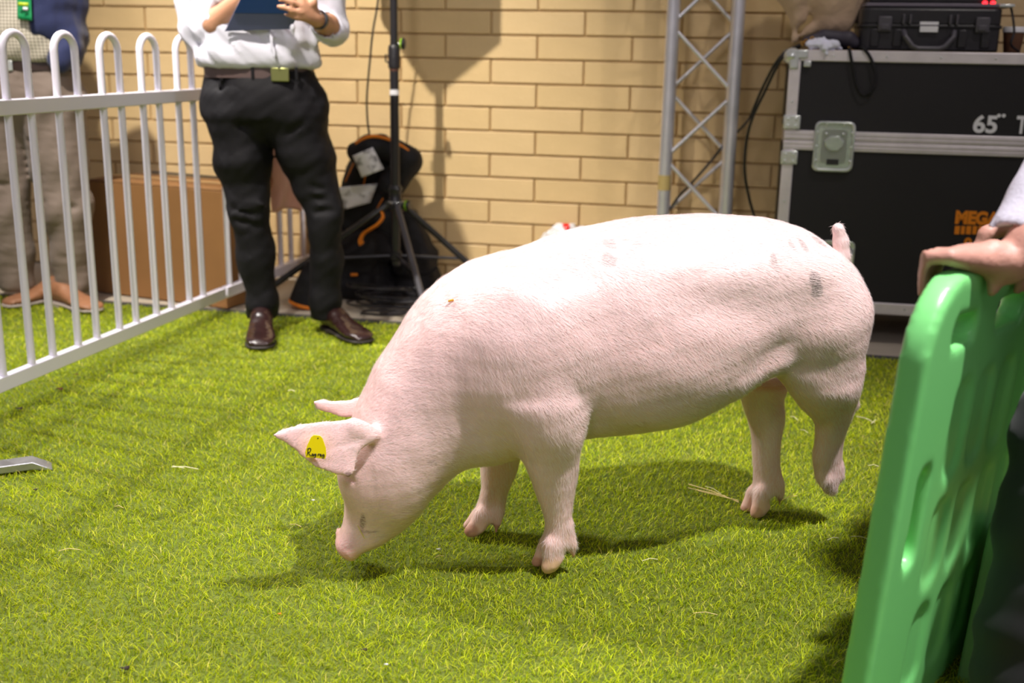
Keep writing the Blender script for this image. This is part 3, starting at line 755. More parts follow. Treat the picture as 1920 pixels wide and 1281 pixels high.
MB().lathe([(.0192, za), (.0192, zb)], SC2, n=18).build('sticker', mat('white_label', (.8, .8, .85), .5), st_)['label'] = 'white sticker'
za, zb = at(730, 133, SC[1])[2], at(730, 117, SC[1])[2]
MB().lathe([(.0191, za), (.0191, zb)], SC2, n=18).build('decal', mat('worn_decal', (.12, .05, .035), .5, noise=(90, .9)), st_)
hub = MB().lathe([(.020, -.05), (.031, -.045), (.033, -.01), (.026, 0), (.026, .03), (.030, .04), (.022, .055)], sp(hz), n=20).build('hub', black_plastic, st_)
MB().lathe([(.0325, -.018), (.0345, -.014), (.0325, -.010)], sp(hz), n=20).build('hub_ring', chrome, hub)
low = sp(.20); MB().lathe([(.019, -.02), (.026, -.015), (.026, .015), (.019, .02)], low, n=16).build('brace_collar', black_plastic, st_)
feet = [ground(806, 617, .014), ground(948, 562, .014), ground(478, 566, .014)]
mats_leg = [grey_metal, black_metal, black_metal]
for i, fp in enumerate(feet):
    d = fp - SC2; d[2] = 0; d /= np.linalg.norm(d)
    top = sp(hz - .025) + d * .03; m = mats_leg[i]
    lg = MB().tube([top, fp + [0, 0, .012]], .0135, 12).build('leg', m, st_)
    rt = top + (fp - top) * .90
    MB().tube([rt, rt + (fp - top) * .012], .0155, 14).build('leg_ring', green_plastic, lg)['label'] = 'lime green ring'
    MB().tube([top + (fp - top) * .915, fp], .0155, 12).build('rubber_foot', rubber, lg)
    MB().tube([low + d * .02, top + (fp - top) * .56], .0065, 8).build('brace', black_metal, st_)
    MB().lathe([(.010, -.02), (.010, .02)], sp(hz - .022) + d * .032, np.cross(d, (0, 0, 1)), 10).build('hinge', black_plastic, st_)
kn = at(768, 385, SC[1])
MB().lathe([(.018, 0), (.022, .006), (.020, .016)], kn + [-.012, -.004, 0], (1, -.3, 0), 14).build('knob', black_plastic, st_)
MB().lathe([(.0215, -.003), (.0215, .002)], kn + [-.012, -.004, 0], (1, -.3, 0), 14).build('knob_ring', green_plastic, st_)
# the loudspeaker on top, above the picture; its shadow falls on the wall
spk = thing('loudspeaker', tuple(sp(1.50)), 'black loudspeaker mounted on top of the tripod stand', 'speaker')
SR = rotz(math.radians(20))
MB().box(sp(1.72) + SR @ np.array([0, 0.0, 0]), (.36, .30, .46), SR).build('cabinet', black_plastic, spk, bevel=.02)
MB().box(sp(1.72) + SR @ np.array([0, -.156, 0]), (.32, .012, .42), SR).build('grille', mat('speaker_grille', (.03, .03, .03), .5, metal=.5, bump=(400, .6)), spk, bevel=.004)
MB().lathe([(.025, -.245), (.025, -.225)], sp(1.72), n=16).build('socket', black_plastic, spk)

# cable hanging down beside the pole into the bag
cb = catmull([at(x, y, 4.70) for x, y in ((716, -60), (708, 8), (699, 60), (693, 120), (688, 180), (689, 225), (694, 262), (700, 300))], 6)
tag(MB().tube(cb, .0042, 8).build('cable', black_plastic, None), 'thin black cable hanging down left of the speaker stand pole', 'cable')

# ================================================================== BAGS AND CABLES at the wall
def blob(name, parent, m, fn, lo, hi, h=.012, smooth=3):
    f = Field(lo, hi, h); fn(f); V, Q = f.skin(smooth); return np_mesh(name, V, Q, m, parent)
tall = thing('gear_bag', tuple(ground(715, 560)), 'tall black gear bag with orange piping and two white labels, leaning on the wall', 'bag')
def fn(f):
    P = lambda x, y, Y=4.86: at(x, y, Y)
    f.chain([P(700, 320), P(700, 420, 4.86), P(700, 515, 4.86)], [.105, .125, .12], .04, flat=(WN, .70))
    f.cone(P(700, 300), P(742, 300), .085, .055, .04, flat=(WN, .8))
    f.cone(P(672, 330, 4.82), P(655, 420, 4.84), .06, .085, .04)
    f.warp(lambda x, y, z: .007 * vnoise(x * 22, y * 22, z * 16, 31) + .003 * vnoise(x * 55, y * 55, z * 55, 32))
    f.clip((0, 0, -1), -.012)
blob('bag_body', tall, black_cloth, fn, (-.98, 4.55, -.02), (-.30, 4.99, .80))
hoodp = [at(x, y, Y) for x, y, Y in ((668, 278, 4.72), (690, 266, 4.70), (715, 266, 4.69), (742, 276, 4.70), (766, 292, 4.72), (770, 300, 4.74))]
def fn(f):
    for a, b in zip(hoodp, hoodp[1:]): f.cone(a + [0, .03, -.02], b + [0, .03, -.02], .045, .042, .03)
    f.cone(hoodp[4] + [0, .03, -.02], at(735, 345, 4.76), .05, .06, .03)
    f.warp(lambda x, y, z: .003 * vnoise(x * 40, y * 40, z * 40, 33))
blob('top_flap', tall, black_cloth, fn, (-.80, 4.5, .3), (-.28, 4.95, .85), .01)
MB().tube(catmull([p + [0, -.008, .02] for p in hoodp], 5), .0065, 8).build('piping', orange_cloth, tall)
for L_ in (((668, 296), (648, 340)), ((690, 305), (681, 352)), ((700, 345), (690, 372)), ((718, 372), (702, 400))):
    a, b = at(*L_[0], 4.755), at(*L_[1], 4.745); m_ = (a + b) / 2 + [0, -.006, 0]
    MB().tube(catmull([a, m_, b], 4), .010, 8, flat=.25, up=(0, 1, 0)).build('piping', orange_cloth, tall)
# labels: crumpled sheets of printed paper
pr = mat('printed_paper', (0.74, 0.73, 0.76), 0.6, noise=(26, .0)); 
nt = pr.node_tree; nz = nt.nodes.new('ShaderNodeTexNoise'); nz.inputs['Scale'].default_value = 22; rp = nt.nodes.new('ShaderNodeValToRGB')
rp.color_ramp.elements[0].position = .33; rp.color_ramp.elements[0].color = (.22, .21, .22, 1); rp.color_ramp.elements[1].position = .46; rp.color_ramp.elements[1].color = (.76, .75, .78, 1)
tcn = [q for q in nt.nodes if q.type == 'TEX_COORD'][0]; nt.links.new(tcn.outputs['Object'], nz.inputs['Vector']); nt.links.new(nz.outputs['Fac'], rp.inputs['Fac'])
nt.links.new(rp.outputs['Color'], nt.nodes['Principled BSDF'].inputs['Base Color'])
def sheet(q, Y, nm, bend=.012):
    q = [np.array(k, float) for k in q]
    def g(u, v):
        p = (q[0] * (1 - u) + q[1] * u) * (1 - v) + (q[3] * (1 - u) + q[2] * u) * v
        return at(p[0], p[1], Y - bend * math.sin(math.pi * u) - .004 * math.sin(7 * u + 5 * v))
    return MB().grid(g, 10, 10).build(nm, pr, tall, solid=.0012)
sheet([(661, 292), (699, 276), (720, 317), (678, 333)], 4.675, 'label_card')['label'] = 'square white label'
sheet([(630, 352), (708, 344), (694, 380), (628, 398)], 4.735, 'label_card')['label'] = 'wide white label with dark print'
# orange strap hanging off the stand side
stp = catmull([at(x, y, Y) for x, y, Y in ((716, 397, 4.60), (718, 408, 4.59), (708, 421, 4.585), (694, 430, 4.58), (682, 438, 4.585), (676, 450, 4.59), (678, 458, 4.60))], 5)
tag(MB().tube(stp, .0135, 10, flat=.28, up=(0, .9, .45)).build('strap', orange_cloth, None, bevel=0), 'bright orange strap hanging over the black bags beside the stand', 'strap')

low_bag = thing('duffel_bag', tuple(ground(655, 560)), 'low black duffel bag behind the right leg of the man in black trousers', 'bag')
def fn(f):
    P = lambda x, y, Y=4.66: at(x, y, Y)
    f.chain([P(640, 470, 4.74), P(680, 475, 4.745), P(712, 468, 4.755)], [.085, .095, .075], .04)
    f.chain([P(636, 536, 4.72), P(690, 534, 4.73), P(716, 532, 4.74)], [.075, .08, .065], .05)
    f.warp(lambda x, y, z: .008 * vnoise(x * 20, y * 20, z * 20, 41) + .004 * vnoise(x * 50, y * 50, z * 50, 42))
    f.clip((0, 0, -1), -.004)
blob('bag_body', low_bag, black_cloth, fn, (-1.05, 4.50, -.02), (-.28, 4.92, .50))
MB().box(at(664, 515, 4.640), (.030, .008, .012), rotz(.1)).build('pull_tab', orange_cloth, low_bag, bevel=.002)['label'] = 'small orange pull tab'
boxy = thing('backpack', tuple(ground(790, 555)), 'black backpack slumped against the wall right of the stand', 'bag')
def fn(f):
    P = lambda x, y, Y=4.80: at(x, y, Y)
    f.chain([P(768, 410), P(775, 460), P(785, 520)], [.05, .075, .10], .04)
    f.cone(P(770, 535, 4.76), P(805, 540, 4.76), .075, .06, .03); f.cone(P(760, 500, 4.72), P(805, 478, 4.78), .055, .042, .02)
    f.warp(lambda x, y, z: .006 * vnoise(x * 26, y * 26, z * 20, 51) + .003 * vnoise(x * 60, y * 60, z * 60, 52))
    f.clip((0, 0, -1), -.004)
blob('bag_body', boxy, black_cloth, fn, (-.60, 4.52, -.02), (-.20, 4.96, .48))
MB().tube(catmull([at(x, y, 4.68) for x, y in ((762, 492), (775, 505), (800, 515), (820, 500))], 5), .006, 8, flat=.4).build('shoulder_strap', black_cloth, boxy)

# cone shaped black bag with an orange hem
cn = thing('cone_bag', tuple(ground(572, 575)), 'black cone shaped bag with an orange hem standing between the man\'s legs', 'bag')
cbase = ground(572, 574); ctop = at(590, 488, 4.52); cax = ctop - cbase; ch = np.linalg.norm(cax); 
MB().lathe([(.066, .006), (.070, .012), (.058, .09), (.046, .14), (.030, .19)], cbase, cax, 20).build('cone_body', black_cloth, cn)
MB().lathe([(.0665, .004), (.0715, .008), (.0695, .019), (.0655, .019)], cbase, cax, 24).build('hem', orange_cloth, cn)

# heap of cables on the concrete
def loops(name, cx, cy, n, rr, seed, label, group=None):
    r = random.Random(seed); c = ground(cx, cy); pts = []
    for k in range(n * 10):
        a = k / 10 * 2 * math.pi; q = rr * (0.72 + .42 * math.sin(k * .23 + seed)); 
        pts.append(c + np.array([q * 1.25 * math.cos(a) + r.uniform(-.01, .01) + .03 * math.sin(k * .11), q * .62 * math.sin(a) + r.uniform(-.01, .01), .008 + .0055 * (k / 10) * (1 + .5 * math.sin(k * .37)) + r.uniform(0, .003)]))
    return tag(MB().tube(catmull(pts, 2), .0050, 6).build(name, black_plastic, None), label, 'cable', group)
loops('cable_coil', 738, 578, 11, .125, 3, 'tangled heap of thin black cables on the concrete under the stand')
loops('cable_coil', 722, 594, 2, .10, 8, 'loose loop of black cable at the edge of the turf')
loops('cable_coil', 778, 572, 6, .09, 5, 'small coil of black cable at the foot of the backpack')

# crumpled white bag with a red mark, on the floor by the wall
cbag = thing('plastic_bag', tuple(ground(1055, 572)), 'crumpled white plastic bag with a red mark seen over the back of the pig', 'bag')
def fn(f):
    P = lambda x, y, Y=4.72: at(x, y, Y)
    f.ell(P(1052, 520), (.10, .09, .17), .04); f.cone(P(1030, 450), P(1058, 452), .042, .047, .03)
    f.cone(P(1050, 430), P(1064, 429), .028, .028, .015); f.cone(P(1072, 436), P(1092, 428), .022, .010, .015); f.cone(P(1022, 455), P(1030, 450), .02, .02, .02)
    f.warp(lambda x, y, z: .010 * vnoise(x * 45, y * 45, z * 45, 61) + .005 * vnoise(x * 110, y * 110, z * 110, 62))
    f.clip((0, 0, -1), -.004)
cbo = blob('bag_body', cbag, mat('white_film', (.80, .79, .80), .35, attr='tint'), fn, (.0, 4.5, -.02), (.52, 4.92, .46), .009, 1)
V_ = np.zeros(len(cbo.data.vertices) * 3, np.float32); cbo.data.vertices.foreach_get('co', V_); V_ = V_.reshape(-1, 3) + np.array(cbag.location)
cc_ = np.tile(np.array([.80, .79, .80]), (len(V_), 1)); rp_ = at(1064, 432, 4.68)
v = V_ - CAM; w = v @ FW; X_ = (V_ - rp_)
red = (np.abs(X_[:, 0] + .25 * X_[:, 2]) < .011 + .25 * np.maximum(0, X_[:, 2])) & (np.abs(X_[:, 2]) < .04)
cc_[red] = (.75, .01, .008); vcol(cbo, 'tint', cc_)

# ================================================================== BOX TRUSS
TC = at(1253, 197, 4.44); TC2 = at(1367, 197, 4.44); TC[2] = TC2[2] = 0
TX = (TC2 - TC); TWd = .245; TX /= np.linalg.norm(TX); ang = math.radians(-9); TX = rotz(ang) @ np.array([1.0, 0, 0]); TC2 = TC + TX * TWd
_bk = rotz(math.radians(-15)) @ np.array([0, 1.0, 0]); TB = rotz(ang) @ np.array([0, 1.0, 0]) * .20
TC = TC + np.array([0, 0, .012])
tr = thing('box_truss', tuple(TC), 'silver aluminium box truss tower with diagonal bracing against the wall', 'truss')
crn = [TC, TC + TX * TWd, TC + TX * TWd + TB, TC + TB]
TH = 2.6
for i, c in enumerate(crn): MB().tube([c + [0, 0, .0], c + [0, 0, TH]], .0245, 20).build('chord', alu, tr)
MB().box((crn[0] + crn[2]) / 2 + [0, 0, -.003], (.34, .29, .012), rotz(ang)).build('base_plate', alu, tr, bevel=.002)
zl = [at(1267, y, 4.44)[2] for y in (53, 303)]; pitch = (zl[0] - zl[1]); zn = zl[1]
def braces(A, B, phase):
    k = -5
    while True:
        za = zn + pitch * (k * .5 + phase)
        zb2 = za + pitch * .5
        if zb2 > TH: break
        if za > .05:
            a, b = (A, B) if k % 2 == 0 else (B, A)
            ca, cb_ = a + [0, 0, za + .022], b + [0, 0, zb2 - .022]; d = cb_ - ca; d /= np.linalg.norm(d)
            h_ = (b - a) / np.linalg.norm(b - a)
            MB().tube([ca + h_ * .018, cb_ - h_ * .018], .0075, 10).build('diagonal_brace', alu, tr)
        k += 1
braces(crn[0], crn[1], 0); braces(crn[3], crn[2], .5); braces(crn[0], crn[3], .5); braces(crn[1], crn[2], 0)
za, zb = at(1245, 356, 4.44)[2], at(1245, 328, 4.44)[2]
MB().lathe([(.0252, za - .012), (.0252, zb - .012)], crn[0], n=20).build('tape_band', mat('masking_tape', (.55, .42, .16), .6), tr)['label'] = 'band of tan tape'

# ================================================================== FLIGHT CASE
G0 = ground(1630, 645); laminate = mat('black_laminate', (0.016, 0.0145, 0.017), 0.55, bump=(140, .10), noise=(3, .1), spec=.35)
def cp(x, y, off=0.0): return on_plane(x, y, G0 + WN * off, WN)
L0 = cp(1474, 200); uL = float((L0 - G0) @ WE)
ztop = cp(1700, 98)[2]; zbot = cp(1660, 588)[2]; zm0, zm1 = cp(1500, 281)[2], cp(1500, 244)[2]
CL = 1.62; CD = 0.46
def cw(u, d, z): return G0 + WE * (uL + u) - WN * d + np.array([0, 0, z])
case = thing('flight_case', tuple(cw(CL / 2, CD / 2, 0)), 'large black flight case on wheels with aluminium edges and white 65 inch lettering', 'case')
def bar(name, u0, u1, z0, z1, m=alu_case, d=-.006, th=.02, par=case, bv=.003):
    return MB().box(cw((u0 + u1) / 2, d + th / 2, (z0 + z1) / 2), (u1 - u0, th, z1 - z0), WM).build(name, m, par, bevel=bv)
MB().box(cw(CL / 2, CD / 2, (zbot + zm0) / 2 + .004), (CL - .004, CD - .004, zm0 - zbot), WM).build('body_panel', laminate, case, bevel=.002)
MB().box(cw(CL / 2, CD / 2, (zm1 + ztop) / 2 - .004), (CL - .004, CD - .004, ztop - zm1), WM).build('lid_panel', laminate, case, bevel=.002)
MB().box(cw(CL / 2, CD / 2, (zm0 + zm1) / 2), (CL - .012, CD - .012, zm1 - zm0 - .001), WM).build('tongue', alu_case, case)
bar('top_edge', 0, CL, ztop - .036, ztop + .003); bar('bottom_edge', 0, CL, zbot - .003, zbot + .040)
bar('middle_band', 0, CL, zm0, (zm0 + zm1) / 2 - .001); bar('middle_band', 0, CL, (zm0 + zm1) / 2 + .001, zm1)
for z_ in (zm0 + .012, zm0 + .024, zm1 - .012, zm1 - .024): bar('band_ridge', 0, CL, z_ - .0015, z_ + .0015, d=-.0085, th=.004, bv=0)
for u0 in (0.0, CL - .040):
    bar('side_edge', u0, u0 + .040, zbot, zm0); bar('side_edge', u0, u0 + .040, zm1, ztop)
for dd in (0, CD):
    for u in (0.0, CL):
        for z_ in (ztop - .02, zbot + .02):
            cbm = MB().lathe([(.001, -.030), (.016, -.026), (.028, -.012), (.030, 0), (.026, .012), (.012, .022), (.001, .024)], cw(u + (.008 if u == 0 else -.008), dd + (.008 if dd == 0 else -.008), z_), WN if dd == 0 else -WN, 14)
            cbo_ = cbm.build('ball_corner', chrome, case)
for zc in (zm0 - .028, zm1 + .028):
    c = MB().box(cw(.024, -.008, zc), (.060, .012, .050), WM).build('brace_corner', chrome, case, bevel=.004)
    rv = MB()
    for a, b in ((.010, -.012), (.038, -.012), (.010, .012), (.038, .012)): rv.lathe([(.005, 0), (.004, .003), (.001, .004)], cw(a, -.014, zc + b), WN, 8)
    rv.build('rivet', chrome, c)
cnr = MB().box(cw(.030, -.008, ztop - .012), (.066, .012, .030), WM).box(cw(.015, -.0081, ztop - .036), (.032, .012, .055), WM).box(cw(.062, -.0082, ztop - .046), (.026, .010, .022), WM).build('corner_plate', chrome, case, bevel=.004)
rv = MB()
for k in range(9): rv.lathe([(.004, 0), (.003, .002), (.001, .0025)], cw(.15 + k * .18, -.006, ztop - .017), WN, 8)
for k in range(4): rv.lathe([(.004, 0), (.003, .002), (.001, .0025)], cw(.020, -.006, zbot + .12 + k * .14), WN, 8)
for k in range(2): rv.lathe([(.004, 0), (.003, .002), (.001, .0025)], cw(.020, -.006, zm1 + .10 + k * .12), WN, 8)
for k in range(9): rv.lathe([(.004, 0), (.003, .002), (.001, .0025)], cw(.12 + k * .18, -.006, zbot + .02), WN, 8)
rv.build('rivets', chrome, case)['kind'] = 'stuff'

def rrect(w, h, r, n=5):
    return [(sx * (w / 2 - r) + r * math.cos(a), sy * (h / 2 - r) + r * math.sin(a)) for sx, sy, a0 in ((1, 1, 0), (-1, 1, math.pi / 2), (-1, -1, math.pi), (1, -1, 1.5 * math.pi)) for a in np.linspace(a0, a0 + math.pi / 2, n)]
def latch(px, py, w=.142, h=.180):
    c = cp(px, py); u = float((c - G0) @ WE) - uL; z = c[2]
    base = MB().prism(rrect(w, h, .022), cw(u, -.004, z), WE, (0, 0, 1), WN, .006).build('latch', chrome, case, bevel=.002)
    ring = [cw(u + a, -.012, z + b) for a, b in rrect(w - .012, h - .012, .020)]
    MB().tube(ring, .006, 8, closed=True).build('latch_rim', chrome, base)
    MB().prism(rrect(w * .62, h * .66, .012), cw(u, -.010, z + .002), WE, (0, 0, 1), WN, .002).build('dish', mat('shadow_steel', (.38, .41, .38), .35, metal=.6), base)
    q = MB().prism([(-.030, -.006), (-.012, -.022), (.012, -.022), (.030, -.006), (.034, .012), (.014, .030), (-.014, .030), (-.034, .012)], cw(u, -.012, z + .008), WE, (0, 0, 1), WN, .008)
    q.build('butterfly', chrome, base, bevel=.002)
    MB().box(cw(u, -.0122, z - h * .30), (.042, .003, .020), WM).build('keyhole', mat('dark_slot', (.02, .02, .02), .6), base)
    r2 = MB()
    for a, b in [(sx * (w / 2 - .010), sy) for sx in (-1, 1) for sy in (-.05, 0, .05)] + [(-.03, h / 2 - .010), (.03, h / 2 - .010), (-.03, .045), (.03, .045)]:
        r2 = MB().lathe([(.0055, 0), (.004, .004), (.001, .005)], cw(u + a, -.013, z + b), WN, 8)
        r2.build('rivet', chrome, base)
latch(1563, 275)
# recessed handle half hidden behind the tail of the pig
c = cp(1570, 476); u = float((c - G0) @ WE) - uL; z = c[2]
hd = MB().prism(rrect(.12, .10, .02), cw(u, -.003, z), WE, (0, 0, 1), WN, .006).build('handle_plate', chrome, case, bevel=.002)
MB().prism(rrect(.09, .07, .015), cw(u, -.0095, z), WE, (0, 0, 1), WN, .002).build('recess', mat('dark_slot', (.02, .02, .02), .6), hd)
MB().tube([cw(u - .05, -.012, z + .02), cw(u - .05, -.03, z + .005), cw(u + .05, -.03, z + .005), cw(u + .05, -.012, z + .02)], .006, 8).build('grip', chrome, hd)
# castors
for a in (.14, CL - .14):
    for b in (.09, CD - .09):
        w_ = MB().lathe([(.018, -.016), (.044, -.015), (.048, -.009), (.048, .009), (.044, .015), (.018, .016)], cw(a, b, .048), WE, 18).build('castor', rubber, case)
        MB().box(cw(a, b, (zbot + .085) / 2 + .006), (.05, .07, max(.01, zbot - .098)), WM).box(cw(a, b, zbot - .004), (.09, .09, .006), WM).build('castor_fork', zinc, w_)

def text(name, body, px, py, hpx, wpx, m, parent, off=.0005, font_w=1.0, bold=.004):
    """lettering whose lower left corner is seen at a pixel, hpx high and wpx wide"""
    cu = bpy.data.curves.new(name, 'FONT'); cu.body = body; cu.size = 1; cu.extrude = 0.004; cu.offset = bold
    tmp = bpy.data.objects.new(name, cu); COL.objects.link(tmp)
    dg = bpy.context.evaluated_depsgraph_get(); me = bpy.data.meshes.new_from_object(tmp.evaluated_get(dg)); bpy.data.objects.remove(tmp)
    V = np.zeros(len(me.vertices) * 3); me.vertices.foreach_get('co', V); V = V.reshape(-1, 3)
    lo, hi = V.min(0), V.max(0); a = cp(px, py); b = cp(px, py - hpx); c = cp(px + wpx, py)
    h = b[2] - a[2]; w = float((c - a) @ WE)
    V = (V - lo) / np.maximum(hi - lo, 1e-9)
    W = a + V[:, :1] * w * WE + V[:, 1:2] * h * np.array([0, 0, 1.0]) + WN * (off + .0008 * V[:, 2:3])
    inv = np.array(base_of(parent).inverted()); W = W @ inv[:3, :3].T + inv[:3, 3]
    me.vertices.foreach_set('co', W.ravel().astype(np.float32)); me.update(); me.name = name
    o = bpy.data.objects.new(name, me); COL.objects.link(o); o.parent = parent; me.materials.clear(); me.materials.append(m); return o
wpaint = mat('white_stencil', (.80, .80, .86), .6); opaint = mat('orange_print', (.80, .235, .004), .5)
text('lettering', '65', 1823, 249, 34, 45, wpaint, case, bold=.03)
q = MB()
for dx in (0, 9):
    a = cp(1873 + dx, 217, .001); q.lathe([(.0065, 0), (.0065, .001)], a, WN, 10)
q.build('inch_mark', wpaint, case)
text('lettering', 'TV', 1903, 251, 34, 42, wpaint, case, bold=.03)
text('lettering', 'MEGA', 1790, 420, 26, 84, opaint, case, bold=.06)
q = MB()
for i, w_ in enumerate((11, 9, 11, 10, 9, 12, 10, 9)):
    x0 = 1789 + sum((11, 9, 11, 10, 9, 12, 10, 9)[:i]) + i * .8
    a, b = cp(x0, 439), cp(x0 + w_, 424); q.box((a + b) / 2 + WN * .001, (float((b - a) @ WE), .0012, b[2] - a[2]), WM)
q.build('small_lettering', opaint, case)
text('lettering', '0', 1806, 465, 20, 15, opaint, case, bold=.05)

# ================================================================== THINGS ON THE FLIGHT CASE
ZT = ztop + .003
def tw(u, d, z=0): return cw(u, d, ZT + z)
def upx(x): return float((cp(x, 90) - G0) @ WE) - uL
ua, ub = upx(1612), upx(1878); WP = ub - ua; HP = .150; DP = .30; d0 = .035
pc = thing('hard_case', tuple(tw((ua + ub) / 2, d0 + DP / 2)), 'black moulded hard case with a grey handle lying on the flight case', 'case')
def pcw(u, d, z): return tw(ua + u, d0 + d, z)
MB().prism(rrect(WP, DP, .03), pcw(WP / 2, DP / 2, .002), WE, -WN, (0, 0, 1), .083).build('lower_shell', black_plastic, pc, bevel=.006)
MB().prism(rrect(WP, DP, .03), pcw(WP / 2, DP / 2, .088), WE, -WN, (0, 0, 1), .060).build('lid', black_plastic, pc, bevel=.008)
MB().prism(rrect(WP + .012, DP + .012, .034), pcw(WP / 2, DP / 2, .080), WE, -WN, (0, 0, 1), .012).build('seam_lip', black_plastic, pc, bevel=.003)
for u in (.05, WP - .05, .27 * WP, .73 * WP):
    MB().box(pcw(u, -.004, .045), (.030, .012, .062), WM).build('rib', black_plastic, pc, bevel=.004)
for u in (.17 * WP, .86 * WP):
    l_ = MB().box(pcw(u, -.010, .092), (.046, .014, .052), WM).build('latch', mat('grey_plastic', (.075, .07, .085), .4), pc, bevel=.004)
    MB().box(pcw(u, -.018, .082), (.030, .006, .018), WM).build('latch_tab', mat('grey_plastic', (.075, .07, .085), .4), l_, bevel=.002)
hu0, hu1 = .31 * WP, .67 * WP
hp = [pcw(hu0, -.006, .068), pcw(hu0 + .004, -.030, .050), pcw(hu0 + .030, -.034, .018), pcw(hu0 + .05, -.034, .010), pcw(hu1 - .05, -.034, .010), pcw(hu1 - .03, -.034, .018), pcw(hu1 - .004, -.030, .050), pcw(hu1, -.006, .068)]
MB().tube(hp, .0095, 10).build('handle', mat('grey_plastic', (.075, .07, .085), .4), pc, bevel=0)
for u in (hu0 - .004, hu0 + .018, hu1 - .018, hu1 + .004): MB().box(pcw(u, -.009, .108), (.008, .016, .034), WM).build('hinge_lug', mat('grey_plastic', (.075, .07, .085), .4), pc, bevel=.002)
MB().box(pcw(.487 * WP, -.0015, .078 + .012), (.062, .006, .022), WM).box(pcw(.487 * WP, -.009, .076), (.060, .006, .020), WM).build('name_plate', mat('white_label', (.8, .8, .85), .5), pc, bevel=.001)
# mixer on the hard case, only its underside edge and two red lamps in the picture
mx = thing('mixer', tuple(pcw(WP / 2 + .02, DP / 2, .150)), 'grey electronic device with red indicator lights on top of the black hard case', 'device')
MB().prism(rrect(WP + .02, DP * .9, .01), pcw(WP / 2 + .02, DP / 2, .152), WE, -WN, (0, 0, 1), .012).build('tray', mat('lilac_grey', (.16, .14, .18), .4), mx, bevel=.002)
MB().box(pcw(WP / 2, DP / 2, .19), (WP * .9, DP * .8, .05), WM).build('housing', black_plastic, mx, bevel=.006)
rl = mat('red_lamp', (1.0, .02, .03), .3, emit=4.0)
for k in range(2): MB().lathe([(.009, 0), (.007, .008), (.002, .010)], pcw(WP * .87 + k * .026, .022, .164), (0, 0, 1), 12).build('red_lamp', rl, mx)
MB().box(pcw(WP * 1.02, .03, .158), (.05, .05, .010), WM).build('silver_plug', chrome, mx, bevel=.002)
tag(MB().tube(catmull([pcw(WP + .030, .05, .156), pcw(WP + .035, .02, .12), pcw(WP + .045, .02, .07), pcw(WP + .040, .02, .03), pcw(WP + .075, .05, .006)], 6), .0042, 8).build('cable', black_plastic, None), 'short black cable dropping from the grey device beside the paper cup', 'cable')
# cup
cu_ = upx(1906) + .012; cupc = tw(cu_, .13); cup = thing('paper_cup', tuple(cupc), 'brown paper cup with a white rim at the right end of the flight case', 'cup')
MB().lathe([(.027, 0.001), (.028, .004), (.036, .070)], cupc, n=24).build('sleeve', mat('brown_paper', (.13, .055, .025), .7), cup)
MB().lathe([(.036, .070), (.0385, .072), (.038, .086), (.036, .090), (.030, .090)], cupc, n=24).build('lid', mat('white_label', (.8, .8, .85), .5), cup)

# pouch, tissue and strap
up = upx(1565)
pch = thing('pouch', tuple(tw(up, .06)), 'small black pouch with brass buckles left of the hard case', 'pouch')
def fn(f):
    f.cone(tw(upx(1545), .075, .050), tw(upx(1592), .07, .040), .022, .024, .02); f.cone(tw(upx(1592), .07, .036), tw(upx(1604), .07, .026), .026, .022, .02); f.cone(tw(upx(1512), .05, .028), tw(upx(1545), .07, .048), .016, .02, .015)
    f.cone(tw(upx(1575), .10, .02), tw(upx(1600), .10, .02), .02, .02, .02)
    f.warp(lambda x, y, z: .003 * vnoise(x * 60, y * 60, z * 60, 71))
    f.clip((0, 0, -1), -ZT - .001)
P_ = tw(up, .06, .03); blob('pouch_body', pch, mat('dark_pouch', (.035, .03, .045), .6), fn, P_ - [.18, .14, .05], P_ + [.16, .14, .09], .005)
brass = mat('brass', (.75, .42, .08), .25, metal=.9)
bk = MB()
for x, z in ((1505, .022), (1511, .030), (1517, .026), (1522, .040)): bk.tube([tw(upx(x), .022, z + .006), tw(upx(x) + .008, .022, z), tw(upx(x), .022, z - .006), tw(upx(x) - .008, .022, z)], .0022, 6, closed=True)
bk.build('buckle', brass, pch)
MB().tube([tw(upx(1590), -.004, .012), tw(upx(1590) + .012, -.004, .004), tw(upx(1590) + .002, -.004, -.002)], .003, 6).build('buckle', brass, pch)
ts = thing('tissue', tuple(tw(upx(1545), .03)), 'crumpled white tissue on the top left corner of the flight case', 'tissue')
def fn(f):
    f.cone(tw(upx(1522), .02, .018), tw(upx(1560), .015, .020), .016, .018, .015); f.cone(tw(upx(1560), .015, .020), tw(upx(1576), .02, .010), .014, .006, .012)
    f.cone(tw(upx(1545), .0, .008), tw(upx(1551), -.016, -.014), .014, .005, .012); f.cone(tw(upx(1537), .02, .028), tw(upx(1545), .02, .036), .010, .008, .01)
    f.warp(lambda x, y, z: .005 * vnoise(x * 90, y * 90, z * 90, 81) + .003 * vnoise(x * 210, y * 210, z * 210, 82))
P_ = tw(upx(1548), .01, .02); blob('tissue_body', ts, mat('white_tissue', (.74, .76, .88), .8), fn, P_ - [.11, .07, .06], P_ + [.11, .07, .06], .003, 1)
sl = catmull([tw(upx(1596), .03, .012), cp(1593, 92, .010), cp(1598, 120, .014), cp(1606, 160, .014), cp(1620, 179, .016), cp(1638, 165, .02), cp(1642, 140, .018), cp(1632, 108, .012), cp(1618, 90, .008), tw(upx(1612), .02, .010)], 6)
tag(MB().tube(sl, .0055, 8, flat=.45, up=(0, 1, 0)).build('wrist_strap', black_cloth, None), 'black wrist strap looping down over the front of the flight case', 'strap')
for x0, x1 in ((1590, 1588), (1612, 1613)):
    pass
